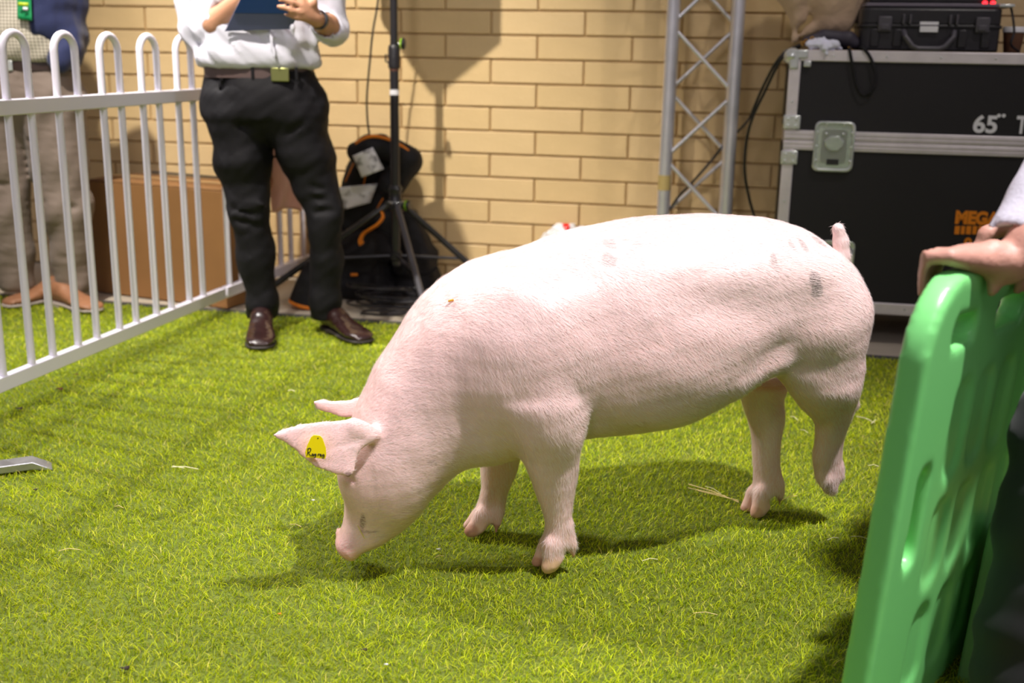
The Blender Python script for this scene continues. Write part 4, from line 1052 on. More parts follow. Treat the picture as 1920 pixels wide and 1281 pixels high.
# beige cloth coat heaped on the case
ct = thing('coat', tuple(tw(upx(1545), .24)), 'beige cloth coat hanging in folds above the left end of the flight case', 'coat')
def fn(f):
    P = lambda x, y, Y=4.32: at(x, y, Y)
    f.chain([P(1485, -120), P(1487, -20), P(1496, 35), P(1492, 72)], [.075, .065, .036, .018], .025, flat=(WN, .7))
    f.chain([P(1492, 72), P(1520, 55)], [.018, .026], .025)
    f.chain([P(1560, -120), P(1560, -20), P(1562, 30)], [.12, .105, .075], .03, flat=(WN, .7))
    f.chain([P(1620, -120), P(1612, -30), P(1596, 20), P(1586, 50)], [.05, .045, .035, .015], .02)
    f.warp(lambda x, y, z: .012 * vnoise(x * 34, y * 20, z * 12 + x * 10, 91) + .004 * vnoise(x * 70, y * 70, z * 30, 92))
blob('coat_body', ct, mat('beige_cloth', (.60, .43, .29), .85, bump=(60, .3), sheen=.2), fn, (.95, 4.18, 1.03), (1.65, 4.48, 1.60), .009, 3)
# cables from the case towards the truss
tag(MB().tube(catmull([at(x, y, Y) for x, y, Y in ((1500, 84, 4.30), (1473, 97, 4.28), (1452, 122, 4.30), (1432, 160, 4.34), (1416, 196, 4.38), (1405, 222, 4.42), (1388, 242, 4.52), (1360, 268, 4.60), (1335, 300, 4.58), (1300, 340, 4.58), (1270, 372, 4.60), (1240, 420, 4.60), (1215, 480, 4.58))], 5), .0052, 8).build('cable', black_plastic, None), 'black cable sagging from the flight case behind the truss down to the left', 'cable')
tag(MB().tube(catmull([at(x, y, Y) for x, y, Y in ((1500, 88, 4.31), (1474, 100, 4.265), (1455, 128, 4.28), (1434, 172, 4.31), (1412, 218, 4.34), (1400, 262, 4.36), (1396, 315, 4.37), (1402, 360, 4.38), (1415, 410, 4.38), (1430, 470, 4.36))], 5), .0058, 8).build('cable', black_plastic, None), 'black cable hanging down between the truss and the flight case', 'cable')

# ================================================================== PEOPLE
skin_w = mat('skin_warm', (0.50, 0.255, 0.15), 0.5, sss=.1, bump=(120, .15), noise=(14, .06))
skin_p = mat('skin_pink', (0.58, 0.30, 0.23), 0.5, sss=.1, bump=(120, .15), noise=(14, .08))
leather = mat('oxblood_leather', (0.020, 0.0075, 0.007), 0.25, coat=.4, bump=(18, .15), noise=(8, .25))
tan_leather = mat('tan_leather', (0.30, 0.135, 0.065), 0.55, noise=(16, .15), bump=(60, .2))
sole_m = mat('dark_sole', (0.02, 0.014, 0.012), 0.6); pale_sole = mat('pale_sole', (0.42, 0.36, 0.32), 0.6)
hairm = mat('brown_hair', (0.045, 0.028, 0.018), 0.6, bump=(90, .6, (1, 1, .1)))
eye_w = mat('eye_white', (.75, .75, .74), .2); eye_d = mat('iris', (.05, .03, .02), .1)
def vz(z): return np.array([0, 0, z])
def N3(v): v = np.array(v, float); return v / (np.linalg.norm(v) + 1e-9)
def shoe(parent, heel, toe, m, sm, w=.046, h=.075, height=.115, zs=0.007):
    """a shoe from its heel to its toe on the ground"""
    heel, toe = np.array(heel, float), np.array(toe, float); heel[2] = toe[2] = zs; L = toe - heel; n = np.linalg.norm(L); e = L / n; s_ = np.array([-e[1], e[0], 0]); U = vz(1)
    lo, hi = np.minimum(heel, toe) - .09, np.maximum(heel, toe) + .09; lo[2] = zs - .02; hi[2] = zs + height + .05
    f = Field(lo, hi, .006)
    f.loft(heel, e, U, [(-.004, height * .8, .014, w * .62), (.03, height, .014, w * .78), (.08, height * .98, .014, w * .80), (n * .45, height * .72, .014, w * .86), (n * .62, height * .56, .014, w * 1.0), (n * .80, height * .46, .014, w * 1.0), (n * .93, height * .38, .014, w * .82), (n, height * .22, .016, w * .45)], .02, 2.3, .012)
    f.warp(lambda x, y, z: .0012 * vnoise(x * 70, y * 70, z * 70, 5))
    V, Q = f.skin(3); o = np_mesh('shoe', V, Q, m, parent)
    def outline(g, u0=0.0, u1=1.0):
        pr = [(-.008, .2), (.0, .55), (.03, .80), (.08, .82), (n * .45, .88), (n * .62, 1.04), (n * .80, 1.04), (n * .93, .86), (n * 1.0, .45), (n * 1.008, .15)]
        pr = [(a, b) for a, b in pr if u0 * n - .01 <= a <= u1 * n + .01]
        return [(a * g, b * w * g) for a, b in pr] + [(a * g, -b * w * g) for a, b in pr[::-1]]
    MB().prism(outline(1.0), heel + vz(.008), e, s_, U, .010).build('sole', sm, o, bevel=.003)
    MB().prism(outline(.99, 0, .28), heel + vz(-.006), e, s_, U, .016).build('heel', sm, o, bevel=.002)
    return o
def hand(f, wrist, knuckles, palm_n, r=.0092, fingers=None, thumb=None, k=.010, palm=.030):
    """wrist and four knuckle points; each finger is a list of joints"""
    wrist = np.array(wrist, float); K = [np.array(q, float) for q in knuckles]
    for q in K: f.cone(wrist + (q - wrist) * .15, q, .0175, .0125, .016)
    for i, (q, F_) in enumerate(zip(K, fingers)):
        J = [q] + [np.array(p, float) for p in F_]; rr = r * (1.0 if i < 3 else .88)
        f.chain(J, [rr * 1.12, rr * 1.02, rr * .95, rr * .82][:len(J)], k * .35)
    if thumb is not None:
        J = [np.array(p, float) for p in thumb]; f.chain(J, [.0165, .0125, .0115, .0095][:len(J)], k)
def head(f, c, face, up=None):
    """skull, jaw, nose, ears and neck opening; returns eye places"""
    fc = N3(face); s_ = N3(np.cross(vz(1), fc)); u = N3(np.cross(fc, s_)); M = axes(fc, s_, u)
    P = lambda a, b, d: np.array(c) + fc * a + s_ * b + u * d
    f.ell(P(-.01, 0, .03), (.098, .076, .098), .02, M=M); f.ell(P(.015, 0, -.055), (.070, .058, .062), .03, M=M)
    f.cone(P(.055, 0, -.098), P(.068, 0, -.092), .022, .018, .02)
    f.cone(P(.088, 0, .012), P(.108, 0, -.026), .008, .013, .010); f.cone(P(.098, -.012, -.03), P(.098, .012, -.03), .009, .009, .008)
    f.cone(P(.080, -.040, .030), P(.088, 0, .030), .010, .011, .012); f.cone(P(.080, .040, .030), P(.088, 0, .030), .010, .011, .012)
    f.cone(P(.083, -.022, -.058), P(.083, .022, -.058), .006, .006, .006); f.cone(P(.083, -.018, -.067), P(.083, .018, -.067), .007, .007, .006)
    f.cone(P(.090, -.022, -.0625), P(.090, .022, -.0625), .0018, .0018, .004, cut=True)
    for sg in (-1, 1):
        f.ell(P(.086, sg * .032, .008), (.014, .015, .010), .008, M=M, cut=True)
        f.ell(P(-.005, sg * .080, -.005), (.018, .009, .032), .006, M=M); f.cone(P(.05, sg * .045, -.03), P(.04, sg * .05, -.05), .022, .02, .02)
    return [P(.071, -.032, .008), P(.071, .032, .008)], fc, P
def eyes(parent, E, fc):
    for e in E:
        o = MB().lathe([(.001, -.0125), (.008, -.010), (.0122, -.003), (.0122, .003), (.009, .0085), (.0055, .0112), (.001, .0125)], e, fc, 14).build('eye', eye_w, parent)
        MB().lathe([(.0058, .0112), (.003, .0128), (.0005, .0130)], e, fc, 12).build('iris', eye_d, o)
def hair(parent, P, m=hairm):
    c = P(-.02, 0, .05); f = Field(c - .16, c + .16, .008)
    f.ell(P(-.022, 0, .045), (.104, .087, .098), .01, M=axes(N3(P(1, 0, 0) - P(0, 0, 0)), N3(P(0, 1, 0) - P(0, 0, 0)), N3(P(0, 0, 1) - P(0, 0, 0))))
    f.ell(P(-.065, 0, -.01), (.05, .075, .07), .03)
    f.ell(P(.10, 0, -.02), (.075, .12, .085), .01, cut=True)
    f.warp(lambda x, y, z: .004 * vnoise(x * 60, y * 60, z * 60, 14))
    V, Q = f.skin(2); np_mesh('hair', V, Q, m, parent)
def clothed(name, parent, m, lo, hi, h, fn, folds=(), smooth=3):
    f = Field(lo, hi, h); fn(f)
    for amp, sx, sy, sz, sd in folds: f.warp(lambda x, y, z: amp * vnoise(x * sx, y * sy, z * sz, sd))
    V, Q = f.skin(smooth); return np_mesh(name, V, Q, m, parent)
def band(c, rx, ry, e, z0, z1, th, m, name, parent, tilt=0.0, a0=0, a1=2 * math.pi, n=48):
    """a belt: an upright strip bent round an ellipse"""
    e = N3(e); s_ = np.array([-e[1], e[0], 0]); b = MB(); vs = []
    full = abs(a1 - a0 - 2 * math.pi) < 1e-6; k = n if full else n + 1
    for i in range(k):
        a = a0 + (a1 - a0) * i / n; d = e * math.cos(a) * rx + s_ * math.sin(a) * ry; o = N3(e * math.cos(a) / rx + s_ * math.sin(a) / ry)
        for q, z in ((0, z0), (th, z0), (th, z1), (0, z1)): vs.append(np.array(c) + d + o * q + vz(z + tilt * math.cos(a) * rx))
    fs = [(i * 4 + j, ((i + 1) % k) * 4 + j, ((i + 1) % k) * 4 + (j + 1) % 4, i * 4 + (j + 1) % 4) for i in range(n if full else n) for j in range(4)]
    return b.add(vs, fs).build(name, m, parent, bevel=.001)

# ---------------------------------------------------------------- the man with the blue folder
Y1 = 4.06
def a1(x, y, Y=Y1): return at(x, y, Y)
m1 = thing('person', tuple(np.array([a1(515, 600)[0], Y1, 0])), 'person in white shirt with rolled sleeves and black trousers holding a blue folder', 'person')
K1 = 1 / 505.0
def legs1(f, g=1.0, o=0.0):
    f.ell(a1(497, 192), (113 * K1 * g, .135 * g, .120), .03)
    f.chain([a1(447, 215), a1(456, 300), a1(462, 345), a1(467, 400, Y1 - .015), a1(479, 480), a1(491, 560, Y1 + .01), a1(492, 592, Y1 + .01)], [r_ * K1 * g for r_ in (60, 49, 41, 34, 33, 29, 28)], .03)
    f.chain([a1(550, 215), a1(574, 290), a1(592, 345), a1(609, 395, Y1 - .02), a1(612, 480), a1(609, 560, Y1 + .01), a1(608, 590, Y1 + .01)], [r_ * K1 * g for r_ in (60, 48, 38, 30, 30, 28, 27)], .03)
twill = mat('black_twill', (0.0075, 0.007, 0.009), 0.65, spec=.2, bump=(300, .2))
def fn(f):
    legs1(f)
    f.cone(a1(487, 150), a1(490, 170), .02, .02, .01)
    f.loft(a1(488, 190), (0, 0, 1), (0, -1, 0), [(-.05, .125, -.125, .205), (.02, .125, -.12, .200), (.10, .118, -.112, .190), (.118, .116, -.11, .186)], .03, 2.1, .008)
    # seams, pocket edges and the folds behind the knees
    f.cone(a1(420, 158, Y1 - .10), a1(398, 205, Y1 - .06), .004, .005, .008, cut=True); f.cone(a1(571, 158, Y1 - .10), a1(602, 205, Y1 - .06), .004, .005, .008, cut=True)
    f.cone(a1(522, 160, Y1 - .135), a1(518, 235, Y1 - .14), .003, .003, .006, cut=True)
    for (p, q) in (((512, 262), (452, 236)), ((512, 268), (566, 236)), ((430, 392), (490, 404)), ((436, 375), (496, 384)), ((590, 372), (636, 380)), ((590, 398), (640, 392)), ((590, 352), (634, 360)), ((470, 520), (512, 534)), ((462, 545), (508, 556)), ((586, 520), (632, 528)), ((584, 545), (630, 556)), ((470, 570), (512, 566)), ((586, 568), (630, 566)), ((442, 412), (500, 430))):
        f.cone(a1(*p, Y1 - .105 if p[1] < 300 else Y1 - .073), a1(*q, Y1 - .105 if p[1] < 300 else Y1 - .073), .0045, .004, .020, cut=(p[1] % 2 == 0))
clothed('trousers', m1, twill, (-1.25, 3.85, .05), (-.42, 4.28, 1.10), .0085, fn, [(.006, 16, 16, 26, 101), (.003, 45, 45, 60, 102)])
beltc = a1(486, 137); bz = beltc[2]
beltm = mat('brown_belt', (0.09, 0.058, 0.055), .5, bump=(80, .1))
bc = np.array([beltc[0], Y1, bz])
blt = band(bc, .118, .188, (0, -1, 0), -.018, .018, .004, beltm, 'belt', m1, tilt=.02)
MB().box(a1(525, 140, Y1 - .126), (.062, .006, .046)).build('buckle', mat('brass_buckle', (.34, .36, .13), .3, metal=.8), blt, bevel=.003)
for x in (474, 556, 415):
    MB().box(a1(x, 139, Y1 - .123 + (abs(x - 495) / 100) ** 2 * .045), (.011, .008, .046)).build('belt_loop', twill, m1, bevel=.002)
shirtm = mat('white_shirt', (0.66, 0.66, 0.76), 0.75, sheen=.1, bump=(250, .15))
SHz = 1.47; shc = np.array([beltc[0] - .005, Y1 + .02, SHz])
elbL, elbR = a1(368, 52, Y1 - .02), a1(622, 55, Y1 - .02)
shL, shR = shc + [-.195, 0, -.02], shc + [.195, 0, -.02]
def fn(f):
    f.loft(bc, (0, 0, 1), (0, -1, 0), [(.012, .118, -.112, .192), (.03, .135, -.12, .212), (.075, .142, -.12, .214), (.16, .135, -.12, .205), (.28, .128, -.115, .205), (.40, .118, -.11, .205), (.47, .09, -.08, .17), (.51, .06, -.06, .09)], .03, 2.2, .02)
    f.chain([shL, (shL + elbL) / 2 + [-.012, 0, 0], elbL], [.072, .064, .060], .03); f.chain([shR, (shR + elbR) / 2 + [.012, 0, 0], elbR], [.072, .064, .054], .03)
    f.cone(elbL, a1(396, 48, Y1 - .06), .056, .054, .015); f.cone(a1(384, 58, Y1 - .05), a1(402, 36, Y1 - .07), .052, .054, .008)
    f.cone(elbR, a1(616, 52, Y1 - .09), .052, .052, .012); f.cone(a1(617, 54, Y1 - .07), a1(613, 50, Y1 - .11), .050, .052, .008)
    f.cone(a1(408, 36, Y1 - .09), a1(440, 14, Y1 - .13), .040, .040, .006, cut=True); f.cone(a1(610, 48, Y1 - .10), a1(598, 42, Y1 - .22), .040, .040, .006, cut=True)
    # placket, blousing folds
    f.cone(a1(514, 110, Y1 - .15), a1(508, 40, Y1 - .15), .010, .010, .006, flat=((0, 1, 0), .45))
    for p, q in (((512, 118), (545, 118)), ((515, 62), (525, 100)), ((420, 66), (405, 118)), ((440, 70), (395, 100)), ((560, 66), (545, 84)), ((390, 108), (430, 128)), ((555, 110), (590, 122))):
        f.cone(a1(*p, Y1 - .152), a1(*q, Y1 - .15), .008, .004, .02, cut=True)
    f.cone(a1(547, 50, Y1 - .16), a1(552, 76, Y1 - .17), .014, .007, .012)
clothed('shirt', m1, shirtm, (-1.42, 3.78, .95), (-.38, 4.30, 1.56), .0085, fn, [(.008, 22, 22, 14, 111), (.0045, 50, 50, 40, 112)])
# folder
nav = mat('navy_board', (0.008, 0.045, 0.19), .4); lit_navy = mat('navy_lit', (0.10, 0.115, 0.235), .5)  # second colour is the same navy, made paler to imitate light on it
q0, q1, q2, q3 = a1(421, 59, 3.90), a1(545, 55, 3.90), a1(612, -70, 3.80), a1(486, -74, 3.80)
fold = thing('folder', tuple((q0 + q1) / 2), 'navy folder, lower cover coloured paler for the light on it, held open by the man in the white shirt', 'folder')
def quad(a, b, c, d, name, m, off=0):
    nrm_ = N3(np.cross(b - a, d - a)); 
    if nrm_[1] > 0: nrm_ = -nrm_
    v = [p + nrm_ * off for p in (a, b, c, d)] + [p + nrm_ * (off - .006) for p in (a, b, c, d)]
    return MB().add(v, [(0, 1, 2, 3), (7, 6, 5, 4), (0, 4, 5, 1), (1, 5, 6, 2), (2, 6, 7, 3), (3, 7, 4, 0)]).build(name, m, fold, bevel=.001)
mA, mB = q0 + (q3 - q0) * .27, q1 + (q2 - q1) * .24
quad(q0, q1, mB, mA, 'lower_cover', lit_navy); quad(mA, mB, q2, q3, 'upper_cover', nav, .003)
quad(q0 + (q3 - q0) * .02, q1 + (q2 - q1) * .02, q2, q3, 'paper', mat('white_label', (.8, .8, .85), .5), -.008)
# body: head, arms and hands in one skin
H1 = np.array([shc[0] + .01, Y1 - .03, 1.645])
def fn(f):
    global E1, P1
    E1, fc1, P1 = head(f, H1, (0.12, -1, -.55))
    f.cone(H1 + [0, .03, -.05], shc + [0, .01, .0], .055, .062, .03); f.cone(shL + [.02, 0, 0], shR + [-.02, 0, 0], .05, .05, .03)
    f.chain([shc, np.array([bc[0], Y1, 1.1]), np.array([bc[0], Y1, .9])], [.085, .09, .09], .03)
    f.chain([shL, elbL, ], [.045, .040], .02); f.chain([shR, elbR], [.045, .040], .02)
    wl = a1(462, -8, Y1 - .17); f.chain([elbL + [.01, 0, 0], a1(405, 44, Y1 - .08), wl], [.042, .047, .029], .02)
    wr = a1(594, 36, 3.83); f.chain([elbR, a1(612, 48, Y1 - .10), wr], [.040, .040, .027], .02)
    kn = [a1(571, 14 - 2, 3.80), a1(570, 22, 3.79), a1(572, 31, 3.79), a1(577, 40, 3.80)]
    kn = [a1(566, -2, 3.79), a1(566, 11, 3.78), a1(569, 24, 3.78), a1(575, 36, 3.79)]
    fg = [[a1(548, -12, 3.775), a1(535, -16, 3.775), a1(526, -14, 3.785)], [a1(546, 4, 3.765), a1(534, -1, 3.765), a1(525, 1, 3.775)], [a1(547, 20, 3.765), a1(533, 14, 3.765), a1(522, 13, 3.775)], [a1(556, 34, 3.775), a1(544, 29, 3.775), a1(535, 27, 3.785)]]
    hand(f, wr, kn, None, .0098, fg, [wr + [-.01, -.005, .02], a1(588, 6, 3.80), a1(589, -12, 3.81), a1(584, -26, 3.82)])
    kn = [a1(470, -28, 3.90), a1(478, -26, 3.885), a1(486, -22, 3.875), a1(492, -16, 3.87)]
    fg = [[a1(478, -46, 3.875), a1(488, -54, 3.86), a1(496, -56, 3.85)], [a1(490, -42, 3.862), a1(500, -46, 3.85), a1(508, -46, 3.84)], [a1(497, -34, 3.852), a1(508, -36, 3.84), a1(515, -36, 3.835)], [a1(502, -24, 3.85), a1(511, -25, 3.84), a1(517, -25, 3.835)]]
    hand(f, wl, kn, None, .0098, fg, [wl + [.0, .0, .01], a1(482, -10, 3.90), a1(498, -16, 3.90), a1(508, -26, 3.895)])
    # shins inside the trousers
    legs1(f, .5)
    f.cone(a1(492, 585, Y1), a1(492, 612, Y1 - .02), .035, .035, .02); f.cone(a1(608, 585, Y1), a1(608, 606, Y1), .035, .035, .02)
clothed('body', m1, skin_w, (-1.35, 3.70, .06), (-.42, 4.25, 1.80), .0068, fn, (), 2)
eyes(m1, E1, N3((0.12, -1, -.55))); hair(m1, P1)
wc = a1(598, 37, 3.845); wax = N3(a1(594, 36, 3.83) - a1(612, 48, Y1 - .10))
wt = MB().lathe([(.029, -.010), (.0315, -.009), (.0315, .009), (.029, .010)], wc, wax, 22).build('watch', mat('black_strap', (.012, .012, .014), .4), m1)
MB().lathe([(.017, 0), (.018, .004), (.014, .007)], wc + [-.004, -.030, .012], (0, -1, .35), 18).build('watch_face', chrome, wt)
hL, tL = ground(494, 612), ground(488, 664); hR, tR = ground(578, 606), ground(688, 652)
hL = tL + N3(hL - tL) * .285; hL[2] = 0
s1 = shoe(m1, hL, tL, leather, sole_m, w=.052, height=.105); hR = tR + N3(hR - tR) * .30
s2 = shoe(m1, hR, tR, leather, sole_m, w=.050, height=.105)

# ---------------------------------------------------------------- the man behind the fence
Y2 = 4.47
def a2(x, y, Y=Y2): return at(x, y, Y)
K2 = 1 / 462.0
m2 = thing('person', tuple(np.array([a2(60, 570)[0], Y2, 0])), 'person in checked shirt, navy jacket and taupe trousers standing behind the picket fence', 'person')
wool = mat('taupe_trousers', (0.19, 0.145, 0.118), 0.75, sheen=.1, bump=(200, .2))
def legs2(f, g=1.0):
    f.ell(a2(52, 178), (102 * K2 * g, .14 * g, .12), .03)
    f.chain([a2(4, 200), a2(5, 300), a2(12, 390, Y2 - .01), a2(24, 470), a2(32, 526)], [r_ * K2 * g for r_ in (58, 46, 40, 37, 33)], .03)
    f.chain([a2(98, 200), a2(110, 300), a2(126, 390, Y2 - .01), a2(134, 470), a2(138, 528)], [r_ * K2 * g for r_ in (58, 50, 43, 37, 33)], .03)
def fn(f):
    legs2(f)
    f.loft(a2(50, 178), (0, 0, 1), (0, -1, 0), [(-.05, .13, -.13, .215), (.03, .13, -.125, .21), (.10, .125, -.12, .20), (.125, .12, -.115, .196)], .03, 2.1, .008)
    f.cone(a2(40, 140, Y2 - .15), a2(44, 225, Y2 - .15), .003, .003, .006, cut=True); f.cone(a2(112, 140, Y2 - .12), a2(138, 205, Y2 - .08), .004, .004, .01, cut=True)
    for p, q in (((50, 262), (10, 238)), ((58, 262), (110, 236)), ((-20, 340), (35, 352)), ((84, 380), (150, 392)), ((100, 505), (165, 512)), ((96, 480), (160, 490)), ((0, 500), (55, 508)), ((0, 480), (50, 486)), ((0, 520), (60, 522)), ((105, 520), (165, 524))):
        f.cone(a2(*p, Y2 - .09), a2(*q, Y2 - .085), .007, .005, .018, cut=True)
clothed('trousers', m2, wool, (-2.38, 4.24, .05), (-1.5, 4.72, 1.10), .009, fn, [(.007, 14, 14, 24, 121), (.003, 40, 40, 50, 122)])
b2 = a2(48, 122); bc2 = np.array([b2[0], Y2, b2[2]])
blt = band(bc2, .127, .20, (0, -1, 0), -.019, .019, .004, mat('dark_belt', (.03, .016, .012), .4), 'belt', m2)
MB().box(bc2 + [-.02, -.135, 0], (.055, .006, .040)).build('buckle', chrome, blt, bevel=.003)
check = mat('checked_cotton', (0.52, 0.47, 0.38), 0.8, sheen=.1)
nt = check.node_tree; tc = [q for q in nt.nodes if q.type == 'TEX_COORD'][0]; sep = nt.nodes.new('ShaderNodeSeparateXYZ'); nt.links.new(tc.outputs['Object'], sep.inputs[0]); acc = None
for ax in ('X', 'Z'):
    mm = nt.nodes.new('ShaderNodeMath'); mm.operation = 'MULTIPLY'; mm.inputs[1].default_value = 1 / .0125; fr_ = nt.nodes.new('ShaderNodeMath'); fr_.operation = 'FRACT'; lt = nt.nodes.new('ShaderNodeMath'); lt.operation = 'LESS_THAN'; lt.inputs[1].default_value = .34
    nt.links.new(sep.outputs[ax], mm.inputs[0]); nt.links.new(mm.outputs[0], fr_.inputs[0]); nt.links.new(fr_.outputs[0], lt.inputs[0])
    if acc: ad = nt.nodes.new('ShaderNodeMath'); ad.operation = 'ADD'; nt.links.new(acc.outputs[0], ad.inputs[0]); nt.links.new(lt.outputs[0], ad.inputs[1]); acc = ad
    else: acc = lt
ml = nt.nodes.new('ShaderNodeMath'); ml.operation = 'MULTIPLY'; ml.inputs[1].default_value = .5; nt.links.new(acc.outputs[0], ml.inputs[0])
rp = nt.nodes.new('ShaderNodeValToRGB'); rp.color_ramp.elements[0].color = (.60, .55, .45, 1); rp.color_ramp.elements[1].color = (.12, .105, .085, 1); nt.links.new(ml.outputs[0], rp.inputs[0]); nt.links.new(rp.outputs[0], nt.nodes['Principled BSDF'].inputs['Base Color'])
sh2 = np.array([bc2[0] - .01, Y2 + .02, 1.45])
def fn(f):
    f.loft(bc2, (0, 0, 1), (0, -1, 0), [(.010, .125, -.12, .20), (.03, .145, -.12, .20), (.12, .165, -.12, .20), (.25, .15, -.12, .20), (.40, .12, -.11, .20), (.47, .08, -.08, .16), (.51, .06, -.06, .09)], .03, 2.2, .02)
    f.cone(a2(31, 100, Y2 - .165), a2(26, -40, Y2 - .165), .011, .011, .006, flat=((0, 1, 0), .4))
clothed('shirt', m2, check, (-2.35, 4.24, .95), (-1.6, 4.70, 1.56), .010, fn, [(.004, 20, 20, 14, 131)])
navy = mat('navy_wool', (0.012, 0.020, 0.085), .8, sheen=.2, bump=(160, .2))
e2R = a2(128, 60, Y2 + .02); e2L = bc2 + [-.30, .02, .16]; s2L, s2R = sh2 + [-.20, 0, -.02], sh2 + [.20, 0, -.02]
def fn(f):
    f.loft(bc2, (0, 0, 1), (0, -1, 0), [(.05, .05, -.15, .222), (.12, .16, -.14, .228), (.25, .17, -.14, .224), (.40, .15, -.13, .224), (.47, .10, -.10, .18), (.52, .07, -.08, .10)], .03, 2.3, .02)
    f.loft(bc2 + [.010, 0, 0], (0, 0, 1), (0, -1, 0), [(.0, .26, .03, .105), (.25, .26, .05, .10), (.45, .24, .05, .05), (.50, .2, .05, .02)], .01, 2.5, .02) if False else None
    f.put(lambda x, y, z: np.maximum(np.maximum(np.abs(x - (bc2[0] - .015)) - (.105 - .10 * np.clip((z - 1.3) / .2, 0, 1)), y - (Y2 - .02)), np.abs(z - 1.25) - .30), (bc2[0] - .15, 4.2, .95), (bc2[0] + .13, Y2, 1.56), .008, cut=True)
    f.chain([s2R, (s2R + e2R) / 2 + [.015, 0, 0], e2R], [.078, .070, .064], .03); f.chain([s2L, e2L], [.078, .062], .03)
    f.chain([e2R, a2(125, 92, Y2 - .06), a2(112, 112, Y2 - .10)], [.064, .056, .048], .03); f.chain([e2L, bc2 + [-.24, -.09, .02]], [.062, .046], .03)
    f.cone(a2(130, 60, Y2 + .04), a2(134, 108, Y2 + .05), .052, .040, .04); f.cone(a2(132, 112, Y2 - .04), a2(138, 126, Y2 - .03), .04, .02, .02)
clothed('jacket', m2, navy, (-2.46, 4.18, .90), (-1.48, 4.76, 1.62), .010, fn, [(.006, 20, 20, 16, 141), (.003, 48, 48, 40, 142)])
H2 = sh2 + [0, -.03, .19]
def fn(f):
    global E2, P2_
    E2, _, P2_ = head(f, H2, (0.35, -1, -.15))
    f.cone(H2 + [0, .03, -.05], sh2, .055, .062, .03); f.cone(s2L + [.02, 0, 0], s2R + [-.02, 0, 0], .05, .05, .03)
    f.chain([sh2, np.array([bc2[0], Y2, 1.1]), np.array([bc2[0], Y2, .9])], [.085, .09, .09], .03)
    f.chain([s2R, e2R, a2(112, 112, Y2 - .10)], [.045, .038, .028], .02); f.chain([s2L, e2L, bc2 + [-.24, -.09, .02]], [.045, .038, .028], .02)
    for wr_, sx in ((a2(112, 104, Y2 - .07), 1), (bc2 + [-.235, -.095, .01], -1)):
        dn = np.array([-.045 * sx, .045, -.060]); kn = [wr_ + dn * .8 + np.array([.0, .018 * j - .03, -.002 * j]) for j in range(4)]
        fg = [[k_ + dn * .35, k_ + dn * .6 + [0, .004, 0], k_ + dn * .8 + [0, .01, 0]] for k_ in kn]
        hand(f, wr_, kn, None, .0095, fg, [wr_, wr_ + dn * .4 + [-.02 * sx, -.02, 0], wr_ + dn * .7 + [-.03 * sx, -.025, 0]])
    legs2(f, .5)
    f.cone(a2(34, 520), a2(34, 555), .035, .035, .02); f.cone(a2(136, 520), a2(136, 555), .035, .035, .02)
clothed('body', m2, skin_p, (-2.42, 4.22, .06), (-1.5, 4.72, 1.80), .0085, fn, (), 2)
eyes(m2, E2, N3((0.35, -1, -.15))); hair(m2, P2_, mat('grey_hair', (.25, .24, .23), .6, bump=(90, .6, (1, 1, .1))))
tO = ground(8, 583); hO = tO + N3([.55, .75, 0]) * .29; shoe(m2, hO, tO, tan_leather, pale_sole, w=.050, height=.10)
tO = ground(184, 592); hO = tO + N3([-.75, .55, 0]) * .29; shoe(m2, hO, tO, tan_leather, pale_sole, w=.050, height=.10)
# ribbon badge
rb = MB(); 
def rbf(u, v):
    x = 30 + 25 * u + 3 * v + 2 * u * v; y = -70 + 106 * v + 3 * u * v; return at(x, y, Y2 - .178 + .006 * math.sin(3 * v) + .004 * math.sin(5 * u))
rbo = rb.grid(rbf, 6, 14).build('ribbon_badge', mat('green_ribbon', (.008, .26, .085), .45), m2, solid=.002); rbo['label'] = 'green ribbon badge'
yl = MB(); yl.add([at(34, 4, Y2 - .190), at(53, 5, Y2 - .190), at(53, 12, Y2 - .190), at(34, 11, Y2 - .190)], [(0, 1, 2, 3)]); yl.build('badge_print', mat('badge_yellow', (.45, .60, .02), .5), rbo, solid=.001)
yl = MB(); yl.add([at(43, 13, Y2 - .190), at(52, 14, Y2 - .190), at(52, 20, Y2 - .190), at(43, 19, Y2 - .190)], [(0, 1, 2, 3)]); yl.build('badge_print', mat('white_label', (.8, .8, .85), .5), rbo, solid=.001)

# ---------------------------------------------------------------- the handler at the right and the green board
BA = math.radians(51); Bd = np.array([math.cos(BA), math.sin(BA), 0]); Bn = np.array([-math.sin(BA), math.cos(BA), 0])
YB = 1.44
eT, eB = at(1716, 640, YB), at(1600, 1281, YB)
Zax = N3(eT - eB); Zax = N3(np.array([Zax[0], 0.0, Zax[2]]))
Bl = .74; Bh = .76; Bt = .042
ztopB = at(1850, 497, YB + .11)[2]
corner = eB + Zax * ((ztopB - eB[2]) / Zax[2])                          # top near corner before rounding
Ud = N3(Bd - Zax * (Bd @ Zax)); Wd = np.cross(Ud, Zax)                    # Wd points to the camera's right or left
if Wd[1] > 0: Wd = -Wd
Wd = N3(Wd)
def bp(u, w, v): return corner + Ud * u + Wd * w - Zax * v               # along, across, down
brd = thing('pig_board', tuple(np.array([*(corner + Ud * Bl / 2 - Zax * Bh)[:2], 0])), 'bright green moulded plastic sorting board held upright at the right edge', 'board')
Mb = axes(Ud, Wd, -Zax); org = corner
